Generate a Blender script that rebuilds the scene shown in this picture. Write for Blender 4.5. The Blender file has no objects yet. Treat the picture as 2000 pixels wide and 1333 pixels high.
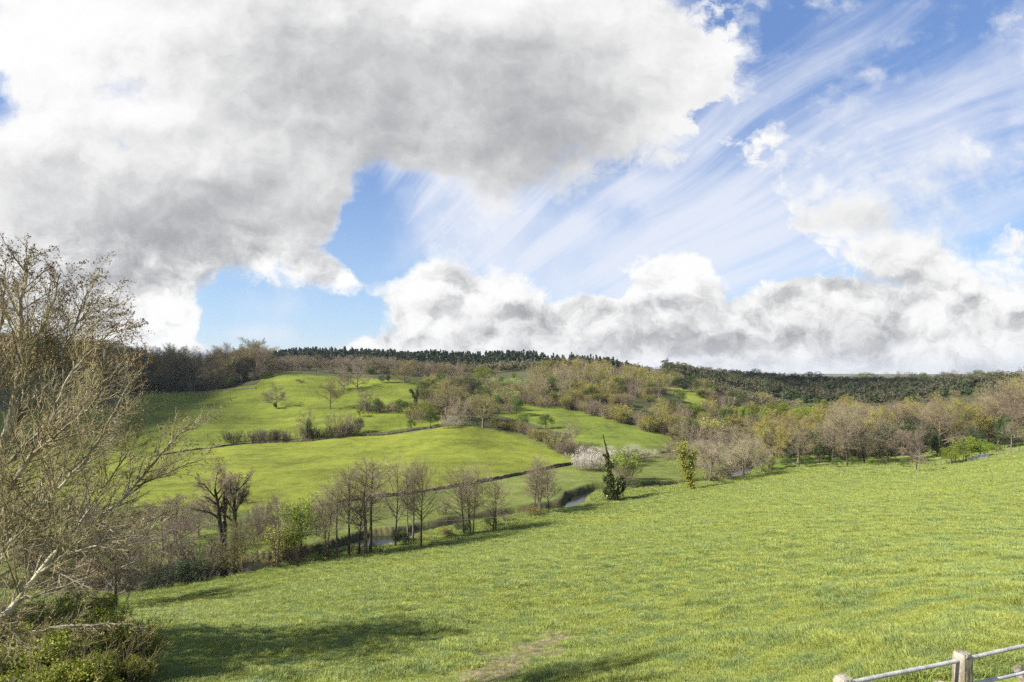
import bpy, math, random
import numpy as np
from mathutils import Vector

R = math.radians
F = 2000 / 36 * 20          # focal length in photo pixels (20 mm lens, photo 2000 px wide)
HZ = 725.0                  # photo row of the horizon
SC = bpy.context.scene
COL = SC.collection

# ---------------------------------------------------------------- camera
cam = bpy.data.cameras.new("camera")
cam.lens = 20; cam.sensor_width = 36; cam.clip_start = 0.1; cam.clip_end = 9000
cam.shift_y = (HZ - 666.5) / 2000
camo = bpy.data.objects.new("camera", cam); COL.objects.link(camo)
camo.location = (0, 0, 0); camo.rotation_euler = (R(90), 0, 0)
SC.camera = camo
SC.view_settings.view_transform = 'Standard'; SC.view_settings.look = 'None'
SC.view_settings.exposure = 1.45; SC.view_settings.gamma = 1
SC.cycles.max_bounces = 6; SC.cycles.diffuse_bounces = 2; SC.cycles.transparent_max_bounces = 12
SC.cycles.transmission_bounces = 3; SC.cycles.glossy_bounces = 2; SC.cycles.use_denoising = False
SC.cycles.caustics_reflective = False; SC.cycles.caustics_refractive = False

# ---------------------------------------------------------------- sun and sky
SUN_EL, SUN_AZ = R(37), math.atan2(-0.94, -0.34)     # azimuth from +Y, clockwise
SD = Vector((math.sin(SUN_AZ) * math.cos(SUN_EL), math.cos(SUN_AZ) * math.cos(SUN_EL), math.sin(SUN_EL)))
sun = bpy.data.lights.new("sun", 'SUN'); sun.energy = 4.6; sun.angle = R(0.5); sun.color = (1, 0.95, 0.86)
suno = bpy.data.objects.new("sun", sun); COL.objects.link(suno)
suno.rotation_euler = SD.to_track_quat('Z', 'Y').to_euler(); suno.location = (-40, -20, 60)


class NT:
    def __init__(s, tree): s.t = tree; s.n = tree.nodes; s.l = tree.links
    def put(s, sock, v):
        if v is None: return
        if isinstance(v, (int, float)):
            if sock.type in ('VECTOR', 'RGBA') : sock.default_value = (v,) * len(sock.default_value)
            else: sock.default_value = v
        elif isinstance(v, tuple):
            sock.default_value = v if len(v) == len(sock.default_value) else tuple(v) + (1,)
        else: s.l.new(v, sock)
    def m(s, op, a, b=None, c=None, clamp=False):
        n = s.n.new('ShaderNodeMath'); n.operation = op; n.use_clamp = clamp
        for i, v in enumerate((a, b, c)): s.put(n.inputs[i], v) if v is not None else None
        return n.outputs[0]
    def v(s, op, a, b=None, c=None):
        n = s.n.new('ShaderNodeVectorMath'); n.operation = op
        for i, q in enumerate((a, b, c)):
            if q is not None: s.put(n.inputs[i], q)
        return n.outputs['Value'] if op in ('LENGTH', 'DOT_PRODUCT', 'DISTANCE') else n.outputs[0]
    def comb(s, x, y, z=0):
        n = s.n.new('ShaderNodeCombineXYZ'); s.put(n.inputs[0], x); s.put(n.inputs[1], y); s.put(n.inputs[2], z); return n.outputs[0]
    dim = '3D'
    def noise(s, vec, scale, detail=4, rough=0.5, dist=0.0, col=False):
        n = s.n.new('ShaderNodeTexNoise'); n.noise_dimensions = s.dim; s.put(n.inputs['Vector'], vec)
        n.inputs['Scale'].default_value = scale; n.inputs['Detail'].default_value = detail
        n.inputs['Roughness'].default_value = rough; n.inputs['Distortion'].default_value = dist
        return n.outputs['Color' if col else 'Fac']
    def sm(s, x, a, b, c=0.0, d=1.0):
        n = s.n.new('ShaderNodeMapRange'); n.interpolation_type = 'SMOOTHSTEP'; s.put(n.inputs[0], x)
        for i, q in enumerate((a, b, c, d)): s.put(n.inputs[i + 1], q)
        return n.outputs[0]
    def mix(s, f, a, b, blend='MIX'):
        n = s.n.new('ShaderNodeMix'); n.data_type = 'RGBA'; n.blend_type = blend
        s.put(n.inputs[0], f); s.put(n.inputs[6], a); s.put(n.inputs[7], b); return n.outputs[2]
    def new(s, typ, **kw):
        n = s.n.new(typ)
        for k, q in kw.items():
            s.put(n.inputs[k.replace('_', ' ')], q)
        return n


def build_world():
    w = bpy.data.worlds.new("World"); SC.world = w; w.use_nodes = True
    t = NT(w.node_tree); t.n.clear(); t.dim = '2D'
    sky = t.n.new('ShaderNodeTexSky'); sky.sky_type = 'NISHITA'; sky.sun_disc = False
    sky.sun_elevation = SUN_EL; sky.sun_rotation = SUN_AZ; sky.altitude = 150
    sky.air_density = 1.0; sky.dust_density = 0.6; sky.ozone_density = 2.0
    tc = t.n.new('ShaderNodeTexCoord')
    sep = t.n.new('ShaderNodeSeparateXYZ'); t.l.new(tc.outputs['Generated'], sep.inputs[0])
    y = t.m('MAXIMUM', t.m('ABSOLUTE', sep.outputs[1]), 0.12)
    u = t.m('DIVIDE', sep.outputs[0], y); v = t.m('DIVIDE', sep.outputs[2], y)
    uv = t.comb(u, v, 0)
    n1 = t.noise(uv, 2.6, 2, 0.5, col=True); n2 = t.noise(uv, 9, 5, 0.62, col=True)
    wv = t.v('MULTIPLY_ADD', t.v('SUBTRACT', n1, 0.5), (0.20, 0.15, 0), uv)
    wv = t.v('MULTIPLY_ADD', t.v('SUBTRACT', n2, 0.5), (0.085, 0.06, 0), wv)

    def blobs(lst, vec, r0=1.0, r1=0.0):
        acc = None
        for (px, py, rx, ry, amp) in lst:
            sx, sy = F / rx, F / ry
            cx, cy = (px - 1000) / F, (HZ - py) / F
            q = t.v('MULTIPLY_ADD', vec, (sx, sy, 0), (-cx * sx, -cy * sy, 0))
            wgt = t.sm(t.v('LENGTH', q), r0, r1)
            acc = t.m('MULTIPLY_ADD', wgt, amp, acc if acc is not None else 0.0)
        return acc
    cover = blobs([
        (300, 40, 950, 440, 1.4), (850, 110, 600, 320, 1.3), (1180, 60, 430, 260, 1.15), (1050, 230, 380, 190, 0.8),
        (150, 420, 620, 330, 1.4), (480, 395, 330, 170, 1.2), (560, 470, 190, 80, 0.8), (600, 400, 130, 90, 0.8), (760, 250, 420, 160, 0.7), (620, 415, 140, 85, 0.9), (770, 300, 200, 80, 0.5), (1000, 330, 260, 110, 0.55), (110, 600, 400, 120, 0.9), (300, 600, 190, 70, 0.6),
        (860, 610, 270, 130, 1.4), (930, 560, 130, 70, 0.6), (700, 672, 220, 50, 0.8), (1130, 655, 360, 80, 1.0), (1335, 515, 120, 85, 1.3), (1290, 640, 260, 70, 0.6),
        (1760, 500, 200, 70, 1.0), (1900, 590, 330, 100, 1.1), (1600, 600, 240, 60, 0.8), (1960, 480, 240, 100, 0.6), (1650, 440, 150, 50, 0.6), (1600, 630, 620, 120, 1.1), (1500, 715, 1000, 62, 1.1),
        (650, 530, 100, 46, 0.8), (690, 590, 110, 40, -1.0), (560, 625, 190, 60, -1.2), (750, 480, 100, 110, -1.4), (440, 480, 210, 90, 0.8), (490, 652, 130, 24, 0.75), (624, 615, 30, 20, 1.1), (650, 637, 46, 18, 0.7), (0, 190, 50, 110, -1.0), (1330, 684, 190, 16, -1.0),
        (690, 610, 240, 70, -0.4), (740, 440, 120, 160, -0.5), (500, 600, 150, 60, -0.35)], wv)
    def billow(vec, scale, detail):
        n = t.n.new('ShaderNodeTexVoronoi'); n.voronoi_dimensions = '2D'; n.feature = 'SMOOTH_F1'; n.normalize = True; t.put(n.inputs['Vector'], vec); n.inputs['Smoothness'].default_value = 0.35
        n.inputs['Scale'].default_value = scale; n.inputs['Detail'].default_value = detail; n.inputs['Roughness'].default_value = 0.55; n.inputs['Lacunarity'].default_value = 2.3
        return t.m('SUBTRACT', 1.0, n.outputs['Distance'])
    jit = t.v('MULTIPLY_ADD', t.v('SUBTRACT', n2, 0.5), (0.10, 0.07, 0), uv)
    jv = t.v('MULTIPLY', jit, (1.0, 1.35, 1)); bw = billow(jv, 6.0, 5); bw2 = billow(t.v('ADD', jv, (-0.016, 0.030, 0)), 6.0, 4)
    low = t.sm(v, 0.30, 0.16)
    nb = t.noise(uv, 4.2, 9, 0.58)
    cov = t.m('MINIMUM', cover, 1.22)
    field = t.m('ADD', t.m('MULTIPLY_ADD', t.m('SUBTRACT', nb, 0.5), 1.7, cov), t.m('MULTIPLY', t.m('SUBTRACT', bw, 0.70), 2.2))
    soft = t.noise(t.v('ADD', uv, (9.1, 4.3, 0)), 3.0, 3, 0.5)
    sf = t.m('MULTIPLY', t.sm(soft, 0.36, 0.62), t.m('MULTIPLY_ADD', low, -0.65, 1.0))
    mask = t.sm(field, t.m('MULTIPLY_ADD', sf, -0.40, 0.26), t.m('MULTIPLY_ADD', sf, 0.50, 0.52))
    nb2 = t.noise(t.v('ADD', uv, (-0.03, 0.045, 0)), 4.2, 4, 0.5)
    rel = t.m('ADD', t.m('MULTIPLY', t.m('SUBTRACT', nb, nb2), 0.9), t.m('MULTIPLY', t.m('SUBTRACT', bw, bw2), t.m('MULTIPLY_ADD', low, 1.0, 1.0)))
    dark = blobs([
        (310, 430, 700, 200, 0.55), (350, 490, 430, 120, 0.30), (80, 575, 300, 90, 0.16), (820, 230, 720, 260, 0.50), (650, 120, 420, 240, 0.15), (450, 250, 300, 160, 0.1), (1080, 290, 360, 140, 0.22),
        (620, 110, 240, 170, 0.14), (1000, 130, 300, 150, 0.12), (1030, 370, 120, 60, 0.22),
        (940, 610, 140, 70, 0.5), (1350, 655, 260, 46, 0.62), (1130, 615, 170, 40, 0.36), (1000, 665, 400, 30, 0.34), (1720, 650, 560, 50, 0.34),
        (1560, 575, 340, 50, 0.26), (1780, 540, 260, 36, 0.22), (1640, 640, 150, 26, 0.1), (1900, 705, 600, 24, 0.2), (1650, 690, 560, 20, 0.14), (1900, 590, 300, 40, 0.2), (1750, 455, 200, 40, 0.1)], wv, 1.0, 0.0)
    lite = blobs([(120, 100, 480, 300, 0.34), (1000, 10, 320, 90, 0.2), (480, 325, 260, 60, 0.40), (230, 330, 140, 50, 0.2), (830, 565, 150, 46, 0.5), (1340, 500, 80, 36, 0.3), (1130, 570, 160, 30, 0.25), (1500, 620, 200, 26, 0.25), (1850, 610, 200, 26, 0.25), (330, 250, 420, 70, 0.22),
                  (1740, 480, 240, 60, 0.2), (1950, 545, 90, 50, 0.25), (600, 30, 220, 60, .1), (340, 575, 120, 40, 0.35), (1090, 235, 90, 60, 0.15)], wv, 1.0, 0.0)
    val = t.m('ADD', t.m('MULTIPLY', rel, t.sm(v, 0.28, 0.14, 0.62, 1.1)), 0.735)
    val = t.m('SUBTRACT', val, t.m('MULTIPLY', dark, 0.68))
    val = t.m('ADD', val, t.m('MULTIPLY', lite, 0.55))
    n9 = t.noise(t.v('MULTIPLY', uv, (1, 1.5, 1)), 2.2, 5, 0.55)
    val = t.m('MULTIPLY_ADD', t.m('SUBTRACT', n9, 0.5), 0.30, val)
    val = t.m('ADD', val, t.sm(field, 0.9, 0.2, 0.0, 0.16))          # thin edges let more light through
    val = t.m('MULTIPLY_ADD', t.sm(val, 0.02, 1.0), 0.56, 0.39)
    cc = t.mix(t.sm(val, 0.25, 0.9), (0.935, 0.955, 1.0), (1.0, 1.0, 0.995))
    cloud = t.v('MULTIPLY', cc, t.comb(val, val, val))
    # high ice cloud: streaks that fan out from the far left
    du = t.m('SUBTRACT', u, -0.58); dv = t.m('SUBTRACT', v, -0.23)
    phi = t.m('ARCTAN2', dv, du); rad = t.m('SQRT', t.m('ADD', t.m('MULTIPLY', du, du), t.m('MULTIPLY', dv, dv)))
    sw = t.m('MULTIPLY', t.m('SUBTRACT', t.noise(uv, 1.3, 2, 0.5), 0.5), 0.10)
    phw = t.m('ADD', phi, sw)
    s1 = t.noise(t.comb(t.m('MULTIPLY', phw, 17), t.m('MULTIPLY', rad, 1.0), 3.1), 1.0, 4, 0.55, 0.25)
    s2 = t.noise(t.comb(t.m('MULTIPLY', phw, 48), t.m('MULTIPLY', rad, 5.0), 7.7), 1.0, 5, 0.7, 0.4)
    s3 = t.noise(uv, 5, 7, 0.65)
    st = t.m('ADD', t.m('MULTIPLY', s1, 0.85), t.m('ADD', t.m('MULTIPLY', s2, 0.26), t.m('MULTIPLY', s3, 0.24)))
    region = blobs([(1150, 480, 600, 300, 0.62), (1600, 380, 900, 420, 0.50), (930, 420, 220, 240, 0.55), (1350, 500, 520, 200, 0.40), (760, 520, 90, 120, -0.3),
                    (1750, 200, 900, 400, 0.42), (1190, 415, 90, 50, -0.45), (1290, 320, 110, 50, -0.35), (700, 440, 130, 170, -0.6), (1480, 60, 160, 130, -0.3), (800, 330, 160, 130, 0.45)], uv)
    cir = t.sm(t.m('ADD', st, t.m('MULTIPLY', region, 0.58)), 0.74, 1.42, 0.0, 0.86)
    veil = t.sm(t.m('ADD', blobs([(1010, 440, 420, 270, 1.0), (1250, 560, 420, 120, 0.5), (850, 330, 200, 140, 0.4), (480, 655, 170, 34, 0.55), (1500, 420, 500, 200, 0.25), (560, 600, 270, 120, 0.45)], uv), t.m('MULTIPLY', t.m('SUBTRACT', t.noise(uv, 3.6, 7, 0.6), 0.5), 1.5)), 0.25, 1.15, 0.0, 0.80)
    cir = t.m('MAXIMUM', cir, veil)
    # blue, slightly deeper towards the top
    blue = t.mix(t.sm(v, 0.0, 0.5), (0.40, 0.58, 0.86), (0.14, 0.27, 0.64))
    blue = t.v('MULTIPLY', blue, 0.40)
    skyc = t.v('MULTIPLY', sky.outputs[0], 0.065)
    blue = t.mix(0.55, skyc, blue)
    k = 0.385
    col = t.mix(cir, blue, (0.80 * k, 0.835 * k, 0.93 * k))
    col = t.mix(mask, col, t.v('MULTIPLY', cloud, k))
    # whiter air just above the land
    col = t.mix(t.sm(v, 0.075, 0.0, 0.0, 0.35), col, (0.86 * k, 0.88 * k, 0.92 * k))
    # below the horizon
    col = t.mix(t.sm(sep.outputs[2], -0.02, -0.08), col, (0.05, 0.06, 0.03))
    bg = t.n.new('ShaderNodeBackground'); t.put(bg.inputs[0], col); bg.inputs[1].default_value = 1.0
    # the node sky is scaled inside (0.065 on the physical sky)
    out = t.n.new('ShaderNodeOutputWorld'); t.l.new(bg.outputs[0], out.inputs[0])
    w.cycles.sampling_method = 'MANUAL'; w.cycles.sample_map_resolution = 512
build_world()


# ---------------------------------------------------------------- helpers
def tag(o, label=None, cat=None, group=None, kind=None):
    if label: o['label'] = label
    if cat: o['category'] = cat
    if group: o['group'] = group
    if kind: o['kind'] = kind
    return o


class MB:
    """collects numpy vertex and quad arrays"""
    def __init__(s): s.V = []; s.Q = []; s.n = 0
    def add(s, v, q):
        v = np.asarray(v, float).reshape(-1, 3); q = np.asarray(q, int).reshape(-1, 4)
        s.V.append(v); s.Q.append(q + s.n); s.n += len(v)
    def mesh(s, name, mat, smooth=True):
        v = np.concatenate(s.V) if s.V else np.zeros((0, 3)); q = np.concatenate(s.Q) if s.Q else np.zeros((0, 4), int)
        me = bpy.data.meshes.new(name)
        me.vertices.add(len(v)); me.vertices.foreach_set('co', v.astype(np.float32).ravel())
        me.loops.add(len(q) * 4); me.loops.foreach_set('vertex_index', q.astype(np.int32).ravel())
        me.polygons.add(len(q)); me.polygons.foreach_set('loop_start', np.arange(len(q), dtype=np.int32) * 4)
        me.polygons.foreach_set('use_smooth', np.full(len(q), smooth))
        me.update(calc_edges=True); me.validate()
        if mat: me.materials.append(mat)
        return me
    def build(s, name, mat, parent=None, smooth=True):
        return link(name, s.mesh(name, mat, smooth), parent)


def link(name, me, parent=None):
    o = bpy.data.objects.new(name, me); COL.objects.link(o)
    if parent: o.parent = parent
    return o


def tubes(mb, polys, sides_of=lambda r: 3):
    """polys: list of (pts (n,3), radii (n,)); groups equal shapes and vectorises"""
    groups = {}
    for p, r in polys: groups.setdefault((len(p), sides_of(r[0])), []).append((p, r))
    for (n, k), lst in groups.items():
        P = np.array([a for a, _ in lst]); Rr = np.array([b for _, b in lst])
        d = P[:, -1] - P[:, 0]; d /= np.linalg.norm(d, axis=1, keepdims=True) + 1e-9
        ref = np.where(np.abs(d[:, 2:3]) > 0.8, np.array([[1.0, 0, 0]]), np.array([[0, 0, 1.0]]))
        U = np.cross(d, ref); U /= np.linalg.norm(U, axis=1, keepdims=True) + 1e-9
        W = np.cross(d, U)
        a = np.arange(k) * 2 * math.pi / k
        off = U[:, None, :] * np.cos(a)[None, :, None] + W[:, None, :] * np.sin(a)[None, :, None]
        V = P[:, :, None, :] + off[:, None, :, :] * Rr[:, :, None, None]
        m = len(lst); base = np.arange(m)[:, None, None] * n * k
        i = np.arange(n - 1)[None, :, None] * k; j = np.arange(k)[None, None, :]; j2 = (j + 1) % k
        q = np.stack(np.broadcast_arrays(base + i + j, base + i + j2, base + i + k + j2, base + i + k + j), -1)
        mb.add(V.reshape(-1, 3), q.reshape(-1, 4))


def cards(mb, pts, size, rng, aspect=1.0, up=None):
    """leaf-sized faces, randomly turned, at the points"""
    pts = np.asarray(pts, float).reshape(-1, 3); m = len(pts)
    if not m: return
    a = rng.normal(size=(m, 3)); a /= np.linalg.norm(a, axis=1, keepdims=True)
    b = np.cross(a, rng.normal(size=(m, 3))); b /= np.linalg.norm(b, axis=1, keepdims=True) + 1e-9
    s = (np.asarray(size) * rng.uniform(0.6, 1.3, m))[:, None] * 0.5
    a = a * s; b = b * s * aspect
    V = np.stack([pts - a, pts + b * 0.8 - a * 0.1, pts + a, pts - b * 0.8 + a * 0.15], 1)
    mb.add(V.reshape(-1, 3), np.arange(m * 4).reshape(-1, 4))


def vnoise(x, y, seed=0):
    """smooth 2-D value noise in -1..1"""
    xi = np.floor(x).astype(np.int64); yi = np.floor(y).astype(np.int64)
    fx = x - xi; fy = y - yi; fx = fx * fx * (3 - 2 * fx); fy = fy * fy * (3 - 2 * fy)
    def h(a, b):
        n = (a * 374761393 + b * 668265263 + seed * 974711) & 0xffffffff
        n = ((n ^ (n >> 13)) * 1274126177) & 0xffffffff
        return ((n ^ (n >> 16)) & 0xffff) / 32767.5 - 1
    return ((h(xi, yi) * (1 - fx) + h(xi + 1, yi) * fx) * (1 - fy) + (h(xi, yi + 1) * (1 - fx) + h(xi + 1, yi + 1) * fx) * fy)


def P3(px, py, Y): return np.array([(px - 1000) / F * Y, Y, (HZ - py) / F * Y])


# ---------------------------------------------------------------- terrain height
FLOOR = -24.8; WATER = -26.4
ctl = []
def cY(px, py, Y): ctl.append(P3(px, py, Y))
def cZ(px, py, z): ctl.append(P3(px, py, z * F / (HZ - py)))
for q in [(0, 3, -5.2), (-4, 3, -5.3), (5, 4, -5.2), (0, 8, -6.6), (-8, 8, -7.3), (10, 6, -5.1), (8, 9, -5.2), (4.6, 8.2, -5.5), (-14, 8, -7.8), (22, 9, -4.4)]: ctl.append(np.array(q, float))
for q in [(1800, 1280, 10.5), (2000, 1240, 11), (1650, 1333, 11), (1000, 1333, 15.5), (500, 1333, 17), (0, 1333, 17), (2000, 1100, 20), (1500, 1200, 19),
          (1500, 1100, 31), (1000, 1200, 27), (1000, 1100, 45), (1500, 1000, 62), (2000, 1000, 42), (2000, 940, 70), (500, 1200, 34), (200, 1200, 37), (1750, 960, 85),
          (2000, 885, 122), (1500, 970, 88), (1200, 1040, 66), (900, 1100, 50), (600, 1150, 48), (0, 1250, 26), (2300, 1050, 30), (2300, 900, 90),
          (-400, 1333, 18), (-400, 1200, 35), (2000, 850, 160), (2000, 800, 215), (2300, 800, 200), (1990, 770, 300),
          (1700, 835, 230), (1500, 832, 250), (1600, 803, 330),
          (900, 837, 195), (990, 842, 195), (750, 852, 190), (450, 868, 185), (600, 862, 187), (800, 890, 155), (900, 862, 172),
          (300, 872, 185), (300, 800, 250), (300, 772, 285), (400, 766, 300), (500, 745, 295), (550, 731, 300), (600, 731, 305), (650, 739, 300), (720, 743, 298), (780, 746, 295), (850, 746, 310),
          (400, 820, 225), (540, 797, 245), (645, 797, 240), (690, 762, 280), (700, 820, 215), (800, 800, 235), (850, 772, 270), (950, 752, 310), (1000, 760, 300), (1000, 790, 250),
          (1130, 802, 240), (1290, 848, 205), (1200, 832, 212), (1100, 835, 207), (1040, 830, 212),
          (1200, 757, 290), (1200, 738, 340), (1100, 728, 350), (1100, 760, 290), (1250, 738, 390), (1350, 782, 300), (1300, 762, 330), (1420, 798, 290), (1380, 770, 330), (1400, 752, 430), (1350, 738, 470),
          (1330, 745, 380), (1550, 802, 340), (1550, 772, 430), (1550, 753, 520), (1550, 751, 620), (1700, 802, 330), (1700, 772, 430), (1700, 755, 550), (1700, 753, 620), (1900, 790, 300), (1900, 757, 480), (1900, 753, 600),
          (1500, 741, 1000), (1700, 741, 1200), (1900, 742, 1300), (2050, 741, 1200), (1500, 738, 2600), (1900, 738, 2600), (1700, 737, 2600), (1250, 738, 1500),
          (400, 742, 340), (250, 745, 330), (100, 770, 290), (100, 695, 400), (200, 705, 400), (0, 685, 400), (-300, 675, 400), (-300, 800, 230), (100, 695, 600), (300, 725, 420), (420, 732, 420), (-300, 690, 800),
          (600, 722, 345), (800, 729, 360), (900, 731, 400), (600, 714, 550), (800, 716, 550), (600, 704, 750), (700, 709, 750), (730, 714, 750), (765, 708, 750), (800, 705, 750), (850, 704, 750), (885, 713, 750), (930, 715, 750), (1000, 719, 750), (1100, 727, 750), (1180, 732, 750),
          (600, 722, 1500), (1000, 729, 1500), (300, 715, 1500), (600, 723, 2600), (1000, 729, 2600), (0, 715, 2600), (-400, 700, 2600), (2400, 735, 2600), (2400, 760, 600)]: cY(*q)
for q in [(250, 1172, -24.4), (400, 1142, -24.5), (500, 1122, -24.5), (640, 1100, -24.5), (750, 1080, -24.6), (900, 1052, -24.6), (1050, 1020, -24.6), (1200, 990, -24.7), (1350, 960, -24.5), (1480, 935, -24.0), (1600, 911, -23.3),
          (1700, 910, -22.6), (1790, 915, -22.0), (1880, 905, -20.6), (0, 1160, -23), (100, 1000, FLOOR), (600, 985, FLOOR), (900, 948, -24.6), (1100, 912, -24.5), (1290, 887, -24.6),
          (1200, 940, -24.9), (1450, 882, -24.7), (1600, 872, -24.6), (1750, 872, -23.5), (2000, 872, -18.6), (400, 902, -24.9), (300, 942, -24.9), (600, 922, -24.7), (1100, 886, -24.0), (1300, 870, -24.6), (1400, 850, -24.6),
          (-300, 1000, FLOOR), (-300, 1100, FLOOR), (-300, 900, FLOOR), (1650, 890, -24.3), (1150, 872, -23.8)]: cZ(*q)
C = np.array(ctl)
TH0 = 1.15
def feat(x, y):
    th = np.arctan2(x, y); r = np.sqrt(x * x + y * y)
    return np.stack([np.clip(th, -TH0, TH0) * 2.2, np.log(np.maximum(r, 2.5))], -1)
FC = feat(C[:, 0], C[:, 1])
def tps(d2): return 0.5 * d2 * np.log(d2 + 1e-12)
K = tps(((FC[:, None] - FC[None]) ** 2).sum(-1)) + np.eye(len(FC)) * 3e-4
PM = np.concatenate([np.ones((len(FC), 1)), FC], 1)
A = np.block([[K, PM], [PM.T, np.zeros((3, 3))]])
WT = np.linalg.solve(A, np.concatenate([C[:, 2], np.zeros(3)]))

riv_px = [(-400, 1215, 7), (0, 1180, 7), (200, 1160, 7), (330, 1143, 7), (430, 1130, 7.5), (500, 1116, 7.5), (560, 1102, 3.4), (650, 1082, 3.4), (705, 1072, 5.5), (750, 1061, 7), (790, 1050, 3.4), (830, 1040, 2.2), (900, 1024, 2.2), (1000, 1010, 2.4), (1070, 1000, 3.0),
          (1118, 990, 3.2), (1135, 972, 2.2), (1180, 962, 3), (1240, 962, 2.4), (1330, 953, 2.4), (1400, 944, 3.5), (1445, 930, 3.6), (1465, 912, 3), (1550, 899, 3), (1700, 896, 3), (1820, 892, 3), (2100, 880, 3)]
RIV = np.array([[*P3(a, b, WATER * F / (HZ - b))[:2], w] for a, b, w in riv_px])
def smooth_line(L, k=6):
    out = []
    n = len(L)
    for i in range(n - 1):
        p0, p1, p2, p3 = L[max(i - 1, 0)], L[i], L[i + 1], L[min(i + 2, n - 1)]
        for t in np.arange(k) / k:
            out.append(0.5 * (2 * p1 + (p2 - p0) * t + (2 * p0 - 5 * p1 + 4 * p2 - p3) * t ** 2 + (3 * p1 - p0 - 3 * p2 + p3) * t ** 3))
    out.append(L[-1]); return np.array(out)
RIVS = smooth_line(RIV)
def river_dist(x, y):
    best = np.full(x.shape, 1e9); w = np.full(x.shape, 6.0)
    for a, b in zip(RIVS[:-1], RIVS[1:]):
        d = b[:2] - a[:2]; L2 = (d ** 2).sum() + 1e-9
        t = np.clip(((x - a[0]) * d[0] + (y - a[1]) * d[1]) / L2, 0, 1)
        q = np.hypot(x - a[0] - t * d[0], y - a[1] - t * d[1])
        m = q < best; best = np.where(m, q, best); w = np.where(m, a[2], w)
    return best, w

def sstep(a, b, x): t = np.clip((x - a) / (b - a), 0, 1); return t * t * (3 - 2 * t)

def height(x, y, fine=True):
    x = np.asarray(x, float); y = np.asarray(y, float); sh = x.shape; x = x.ravel(); y = y.ravel()
    out = np.empty(len(x))
    for i in range(0, len(x), 60000):
        xs, ys = x[i:i + 60000], y[i:i + 60000]; f = feat(xs, ys)
        d2 = ((f[:, None, 0] - FC[None, :, 0]) ** 2 + (f[:, None, 1] - FC[None, :, 1]) ** 2)
        z = tps(d2) @ WT[:-3] + WT[-3] + f @ WT[-2:]
        th = np.abs(np.arctan2(xs, ys)); back = sstep(1.3, 2.2, th)
        z = z * (1 - back) + back * (-6.0)
        r = np.hypot(xs, ys)
        z += vnoise(xs / 23, ys / 23, 5) * 0.35 * sstep(20, 120, r) + vnoise(xs / 60, ys / 60, 8) * 0.9 * sstep(200, 400, r)
        near = (ys > 40) & (ys < 260)
        if near.any():
            dist, w = river_dist(xs[near], ys[near])
            wob = vnoise(xs[near] / 3.1, ys[near] / 3.1, 3) * 0.6
            k = sstep(w / 2 - 0.2, w / 2 + 1.5, dist + wob)
            bed = WATER - 0.9
            z[near] = np.minimum(z[near], bed * (1 - k) + z[near] * k)
        if fine:
            lump = vnoise(xs / 0.75, ys / 0.75, 11) * 0.6 + vnoise(xs / 0.33, ys / 0.33, 12) * 0.4
            z += np.maximum(lump, -0.2) * 0.085 * (1 - sstep(60, 200, r)) + vnoise(xs / 3.3, ys / 3.3, 13) * 0.09
        out[i:i + 60000] = z
    return out.reshape(sh)

def ground(px, py, y0=6, y1=1500):
    """where the sight line of a photo pixel meets the land"""
    Y = np.exp(np.linspace(math.log(y0), math.log(y1), 500)); x = (px - 1000) / F * Y
    h = height(x, Y, False); ray = (HZ - py) / F * Y
    i = np.argmax(ray < h)
    if not (ray < h).any(): i = int(np.argmin(ray - h))
    if i > 0 and (ray < h).any():
        a = (ray - h)[i - 1]; b = (h - ray)[i]; t = a / (a + b + 1e-9); Yq = Y[i - 1] + t * (Y[i] - Y[i - 1])
    else: Yq = Y[i]
    xq = (px - 1000) / F * Yq
    return np.array([xq, Yq, float(height(np.array([xq]), np.array([Yq]), False)[0])])
def on_land(x, y): return np.array([x, y, float(height(np.array([x]), np.array([y]), False)[0])])


# ---------------------------------------------------------------- materials
def mat(name):
    m = bpy.data.materials.new(name); m.use_nodes = True; t = NT(m.node_tree); t.n.clear()
    out = t.n.new('ShaderNodeOutputMaterial'); return m, t, out

def leafy(name, c1, c2, rough=0.6, transl=0.3, scale=0.5, hue=0.03, spec=0.2):
    m, t, out = mat(name)
    oi = t.n.new('ShaderNodeObjectInfo'); geo = t.n.new('ShaderNodeNewGeometry')
    nz = t.noise(geo.outputs['Position'], scale, 3, 0.6)
    f = t.m('ADD', t.sm(nz, 0.35, 0.65, 0, 0.7), t.m('MULTIPLY', oi.outputs['Random'], 0.45), clamp=True)
    c = t.mix(f, c1, c2)
    hs = t.n.new('ShaderNodeHueSaturation'); t.put(hs.inputs['Color'], c)
    t.put(hs.inputs['Hue'], t.m('MULTIPLY_ADD', t.m('SUBTRACT', oi.outputs['Random'], 0.5), hue, 0.5))
    t.put(hs.inputs['Value'], t.m('MULTIPLY_ADD', oi.outputs['Random'], 0.3, 0.85))
    b = t.new('ShaderNodeBsdfPrincipled', Base_Color=hs.outputs[0], Roughness=rough); b.inputs['Specular IOR Level'].default_value = spec
    if transl:
        tr = t.n.new('ShaderNodeBsdfTranslucent'); t.put(tr.inputs[0], hs.outputs[0])
        mx = t.n.new('ShaderNodeMixShader'); mx.inputs[0].default_value = transl
        t.l.new(b.outputs[0], mx.inputs[1]); t.l.new(tr.outputs[0], mx.inputs[2]); t.l.new(mx.outputs[0], out.inputs[0])
    else: t.l.new(b.outputs[0], out.inputs[0])
    return m

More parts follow.
